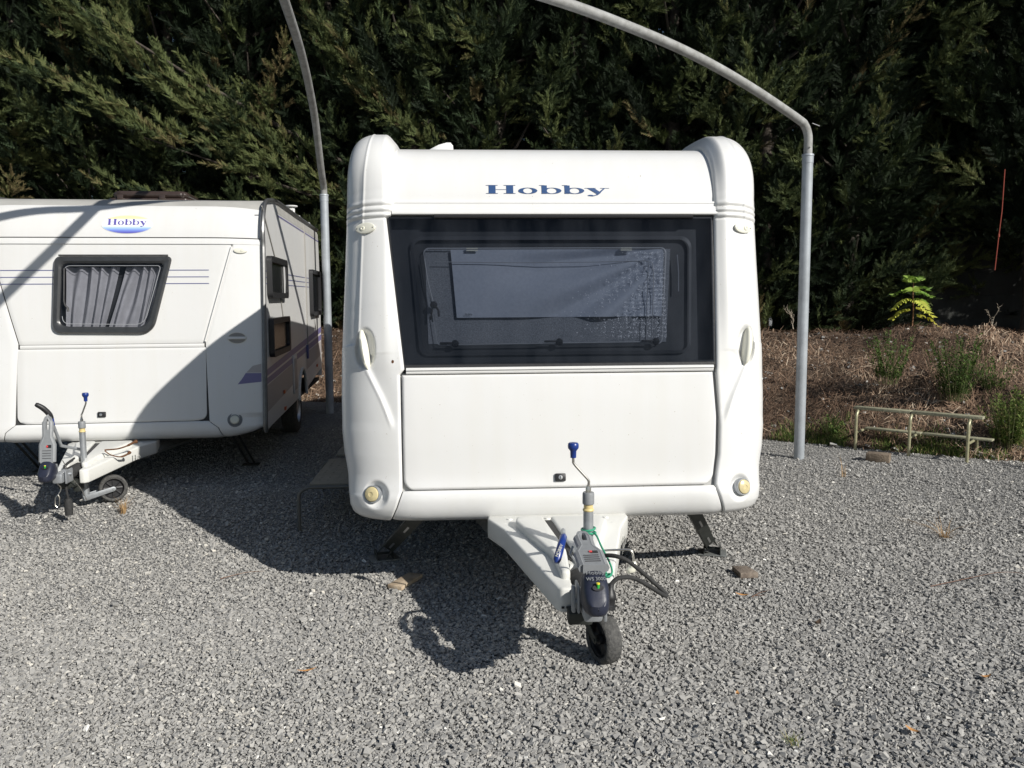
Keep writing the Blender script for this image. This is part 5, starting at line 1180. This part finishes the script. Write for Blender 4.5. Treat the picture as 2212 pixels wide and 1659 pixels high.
# bare branching twigs on the crest
for (x, y, z, H_, lb) in ((6.45, 11.25, 1.08, .48, 'bare pale branching twig standing on the bank crest, right of the sapling'), (6.95, 10.9, 1.05, .42, 'bare pale twig tangle on the bank crest at the right edge'), (3.95, 11.7, 1.22, .35, 'fine bare twigs in the shade on the crest, left of the sapling')):
    mb = MB()
    def br(p, d, L_, r, n_):
        q = [p+d*L_*k/3+Vector((random.uniform(-.02, .02), random.uniform(-.02, .02), random.uniform(-.01, .02)))*(k > 0) for k in range(4)]; mb.tube(q, [r, r*.8, r*.65, r*.5], 5)
        if n_ > 0:
            for k in (1, 2, 3, 3):
                d2 = (d+Vector((random.uniform(-1, 1), random.uniform(-.6, .6), random.uniform(-.3, .6)))).normalized(); br(q[k], d2, L_*random.uniform(.45, .7), r*.6, n_-1)
    br(Vector((0, 0, -.03)), Vector((random.uniform(-.2, .2), 0, 1)).normalized(), H_*.5, .008, 2); o = mb.build('bare_twigs', M['twig'], None); o.location = (x, y, z); tag(o, lb, 'twigs', 'bare twigs on the bank crest')
# wall and red rod behind
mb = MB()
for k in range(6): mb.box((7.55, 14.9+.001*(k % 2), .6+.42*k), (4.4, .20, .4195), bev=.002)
tag(mb.build('concrete_wall', M['concrete_shade'], None), 'dark shaded concrete wall behind the bank, under the hanging hedge branches', 'wall')
mb = MB(); mb.tube([(7.32, 12.6, 3.5), (7.31, 12.6, 2.9), (7.28, 12.6, 2.5), (7.25, 12.6, 2.02)], .007, 6); mb.lathe([(0, 0), (.014, .01), (.014, .05), (0, .06)], 8, Matrix.Translation((7.283, 12.6, 2.5)))
tag(mb.build('red_rod', M['redrod'], None), 'thin red rod hanging before the concrete wall', 'rod')

# ================================================================ HEDGE OF CYPRESS TREES
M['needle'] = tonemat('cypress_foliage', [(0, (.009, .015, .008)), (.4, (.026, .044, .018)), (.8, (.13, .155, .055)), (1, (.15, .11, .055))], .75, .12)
def plume(seed):
    r = np.random.default_rng(seed); V = []; n_fr = 24
    for i in range(n_fr):
        u = .06+.94*i/n_fr; ctr = np.array([u, .03*math.sin(u*5+seed), -.05*u+.02*math.sin(u*7)])
        for rep in range(2):
            a = r.uniform(0, 2*np.pi); out = np.array([0, math.cos(a), math.sin(a)*.75]); d = out*.85+np.array([1, 0, .25])*r.uniform(.6, 1.1); d /= np.linalg.norm(d); Lf = (.27*(1-.6*u)+.06)*r.uniform(.6, 1.15)
            sd = np.cross(d, r.normal(size=3)); sd /= np.linalg.norm(sd)
            nl = 5
            for k in range(nl):
                v = (k+.4)/nl; p = ctr+d*Lf*v
                for s in (-1, 1):
                    dd2 = d*.8+sd*s*.75; dd2 /= np.linalg.norm(dd2); l2 = Lf*.36*(1-.5*v); w2 = np.cross(dd2, np.cross(d, sd))*l2*.17
                    V.append([p-w2, p+w2, p+dd2*l2])
            w2 = sd*Lf*.05; V.append([ctr+d*Lf*.1-w2, ctr+d*Lf*.1+w2, ctr+d*Lf*1.12])
    return np.array(V)          # (n,3,3)
PL = [plume(k) for k in range(5)]
def place_plumes(specs, seed):
    """specs: list of origin, direction, length, tone -> arrays"""
    r = np.random.default_rng(seed); Vs = []; Ts = []
    for o_, d, L_, tn in specs:
        P = PL[r.integers(5)]; d = np.array(d)/np.linalg.norm(d); u = r.normal(size=3)*.35+np.array([0, 0, 1]); y_ = np.cross(u, d); y_ /= np.linalg.norm(y_); z_ = np.cross(d, y_); R_ = np.stack([d, y_, z_], 1)
        Q = (P.reshape(-1, 3)*np.array([1, .8, .8]))@R_.T*L_+np.array(o_); Vs.append(Q); Ts.append(np.full(len(Q), tn)+np.repeat(r.normal(0, .07, len(Q)//3), 3))
    V = np.concatenate(Vs); return V, np.arange(len(V)).reshape(-1, 3), np.clip(np.concatenate(Ts), 0, 1)
def crown_specs(H, R, npl, seed, z0=.5):
    r = np.random.default_rng(seed); S = []; prof = lambda z: R*(.62+.38*math.sin(min(1, (z-z0)/(.35*H))*1.57))*(1-.75*max(0, (z-.6*H)/(.4*H))**1.5)*(1+.16*math.sin(z*2.3+seed)+.1*math.sin(z*5.1))
    lobes = [(r.uniform(0, 6.28), r.uniform(z0, H), r.uniform(.3, .8)) for _ in range(30)]
    for k in range(npl):
        z = z0+(H-z0)*r.random()**.9; a = r.uniform(0, 6.28); q = prof(z)*r.uniform(.35, .82); bo = 1+sum(s*math.exp(-((math.remainder(a-la, 6.283))**2*3+(z-lz)**2*2.2)) for la, lz, s in lobes)-.42
        q *= bo; nz = math.sin(3*a+seed)*math.cos(2.1*z)+.7*math.sin(5*a-3.3*z+seed)+.5*math.sin(2*a+1.1*z)
        q *= (1.08 if nz > .25 else (.92 if nz > -.25 else .6)); el = r.uniform(.2, 1.15); da = a+r.normal(0, .45); d = (math.cos(da)*math.cos(el), math.sin(da)*math.cos(el), math.sin(el)); c = (math.cos(a)*q, math.sin(a)*q, z)
        S.append((c, d, r.uniform(.38, .80), float([r.uniform(.03, .35), r.uniform(.4, .65), r.uniform(.65, .85), .97][int(np.searchsorted([.80, .95, .985], r.random()))])))
    for k in range(58):                                    # stout sprays that stand out of the crown
        z = z0+(H-z0)*r.random()**1.15; a = r.uniform(0, 6.28); q = prof(z)*r.uniform(.62, .95); L_ = r.uniform(.7, 1.5); el = r.uniform(.25, 1.05); da = a+r.normal(0, .6)
        o_ = np.array([math.cos(a)*q, math.sin(a)*q, z]); d = np.array([math.cos(da)*math.cos(el), math.sin(da)*math.cos(el), math.sin(el)]); tn = r.choice([.3, .45, .58, .68, .74]) if r.random() > .03 else .98
        for j in range(int(24*L_)):
            u = r.random(); v = r.normal(size=3); v /= np.linalg.norm(v); wd = .24*L_*(1-.85*u)
            S.append((o_+d*L_*u+v*wd*.35, d*.9+v*.75, r.uniform(.20, .36)*(1-.35*u)+.06, float(np.clip(tn+r.normal(0, .07), 0, .99))))
    for k in range(300):
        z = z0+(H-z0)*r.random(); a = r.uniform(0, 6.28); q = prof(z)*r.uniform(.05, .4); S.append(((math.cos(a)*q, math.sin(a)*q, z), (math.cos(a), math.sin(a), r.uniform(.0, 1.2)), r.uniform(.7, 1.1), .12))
    return S
def trunk_mb(H, seed):
    r = random.Random(seed); mb = MB(); pts = [(0, 0, -.1)]; 
    for k in range(1, 9): pts.append((r.uniform(-.06, .06), r.uniform(-.06, .06), H*.9*k/8))
    mb.tube(spline(pts, 3), [.17*(1-.85*i/24)+.01 for i in range(25)], 10)
    for k in range(22):
        z = r.uniform(1, H*.8); a = r.uniform(0, 6.28); L_ = r.uniform(.7, 1.3); mb.tube([(0, 0, z), (math.cos(a)*L_*.5, math.sin(a)*L_*.5, z+.25), (math.cos(a)*L_, math.sin(a)*L_, z+.75)], [.04, .025, .012], 5)
    return mb
proto = []
for k, (H, R, sd) in enumerate(((9.6, 1.55, 11), (10.4, 1.7, 23), (9.0, 1.45, 37))):
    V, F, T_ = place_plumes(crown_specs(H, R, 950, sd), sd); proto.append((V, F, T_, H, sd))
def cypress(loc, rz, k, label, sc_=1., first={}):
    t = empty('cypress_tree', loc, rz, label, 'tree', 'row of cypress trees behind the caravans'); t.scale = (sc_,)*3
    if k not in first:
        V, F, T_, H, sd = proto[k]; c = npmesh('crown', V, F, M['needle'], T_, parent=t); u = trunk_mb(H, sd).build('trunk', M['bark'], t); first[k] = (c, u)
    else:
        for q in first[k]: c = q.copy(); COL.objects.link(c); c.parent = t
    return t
row = [(-14.0, 17.4), (-12.4, 17.0), (-10.9, 16.6), (-9.3, 16.2), (-7.7, 15.9), (-6.2, 15.7), (-4.7, 15.5), (-3.2, 15.3), (-1.7, 15.15), (-.2, 15.0), (1.3, 14.9), (2.8, 14.7), (4.3, 14.4), (5.8, 14.5), (7.3, 15.9), (8.9, 15.9), (10.4, 13.3)]  # last one stands out of view, added to shade the wall and hedge
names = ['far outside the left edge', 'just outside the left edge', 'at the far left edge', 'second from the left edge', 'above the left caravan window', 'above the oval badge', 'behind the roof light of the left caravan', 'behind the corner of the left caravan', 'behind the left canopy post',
         'behind the left roof corner of the middle caravan', 'behind the blue lettering', 'behind the right roof corner of the middle caravan', 'behind the right canopy post', 'behind the sapling', 'behind the concrete wall', 'behind the red rod', 'unseen past the right edge, beyond the wall', 'outside the right edge, nearest the bank end', 'further outside the right edge', 'last of the row, far outside the right edge']
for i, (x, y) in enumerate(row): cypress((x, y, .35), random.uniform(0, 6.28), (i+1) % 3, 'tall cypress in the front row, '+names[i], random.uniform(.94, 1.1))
for i in range(16):
    x = -13+i*1.72; cypress((x, 18.6-.06*x+random.uniform(-.3, .3), .5), random.uniform(0, 6.28), (i+1) % 3, 'cypress of the back row, '+names[i+1], 1.12)
# tree with a bare lower trunk whose foliage hangs over the wall
t = empty('cypress_tree', (8.45, 13.7, .3), 0, 'cypress with bare dark trunk at right, its foliage hanging over the wall', 'tree', 'row of cypress trees behind the caravans')
V, F, T_ = place_plumes([q for q in crown_specs(9.4, 1.75, 850, 51, 2.0) if q[0][2] > 2.1+.25*math.sin(q[0][0]*4)], 51); npmesh('crown', V, F, M['needle'], T_, parent=t)
mb = MB(); mb.tube(spline([(0, 0, -.1), (.06, 0, 1.2), (-.03, 0, 2.6), (.02, 0, 5), (0, 0, 8.5)], 5), [.17-.007*i for i in range(21)], 10); mb.build('trunk', M['bark'], t)
# the tree whose long lit limbs sweep up to the left
t = empty('cypress_tree', (-3.6, 14.6, .5), 0, 'cypress with long sunlit limbs sweeping up leftwards over the left caravan', 'tree', 'row of cypress trees behind the caravans')
S = []; r = np.random.default_rng(5)
def limb(a, b_, n_, spread, L0, L1, up=(.0, -.2, .5)):
    a = np.array(a, float); b_ = np.array(b_, float)
    for k in range(n_):
        u = r.random(); p = a+(b_-a)*u+r.normal(0, spread*(1-.5*u), 3)*np.array([1, .6, .8]); d = (b_-a)/np.linalg.norm(b_-a)+np.array(up)*.5+r.normal(0, .38, 3); S.append((p, d, r.uniform(L0, L1), float(np.clip(r.normal(.68, .15), 0, .93))))
limb((.6, -.4, 2.9), (-4.3, -1.1, 6.4), 230, .24, .3, .6); limb((1.4, -.3, 2.6), (-2.6, -.9, 4.0), 90, .18, .3, .5); limb((-1.9, -.8, 3.7), (-4.8, -1.2, 5.2), 50, .14, .35, .6)
limb((2.4, 0, 3.4), (.6, -.8, 5.3), 60, .18, .4, .7); limb((-.2, -.2, 2.5), (-3.1, -.6, 3.0), 30, .12, .3, .55)
V, F, T_ = place_plumes(S, 3); npmesh('crown', V, F, M['needle'], T_, parent=t)
mb = MB(); mb.tube([(2.2, .6, -.1), (1.9, .5, 2.0), (1.2, .2, 3.2), (-1.8, -.4, 4.9), (-4.2, -.8, 6.4)], [.14, .10, .05, .025, .01], 8); mb.tube([(1.9, .5, 2.0), (.8, 0, 2.7), (-2.4, -.6, 3.8)], [.06, .03, .01], 6); mb.build('trunk', M['bark'], t)
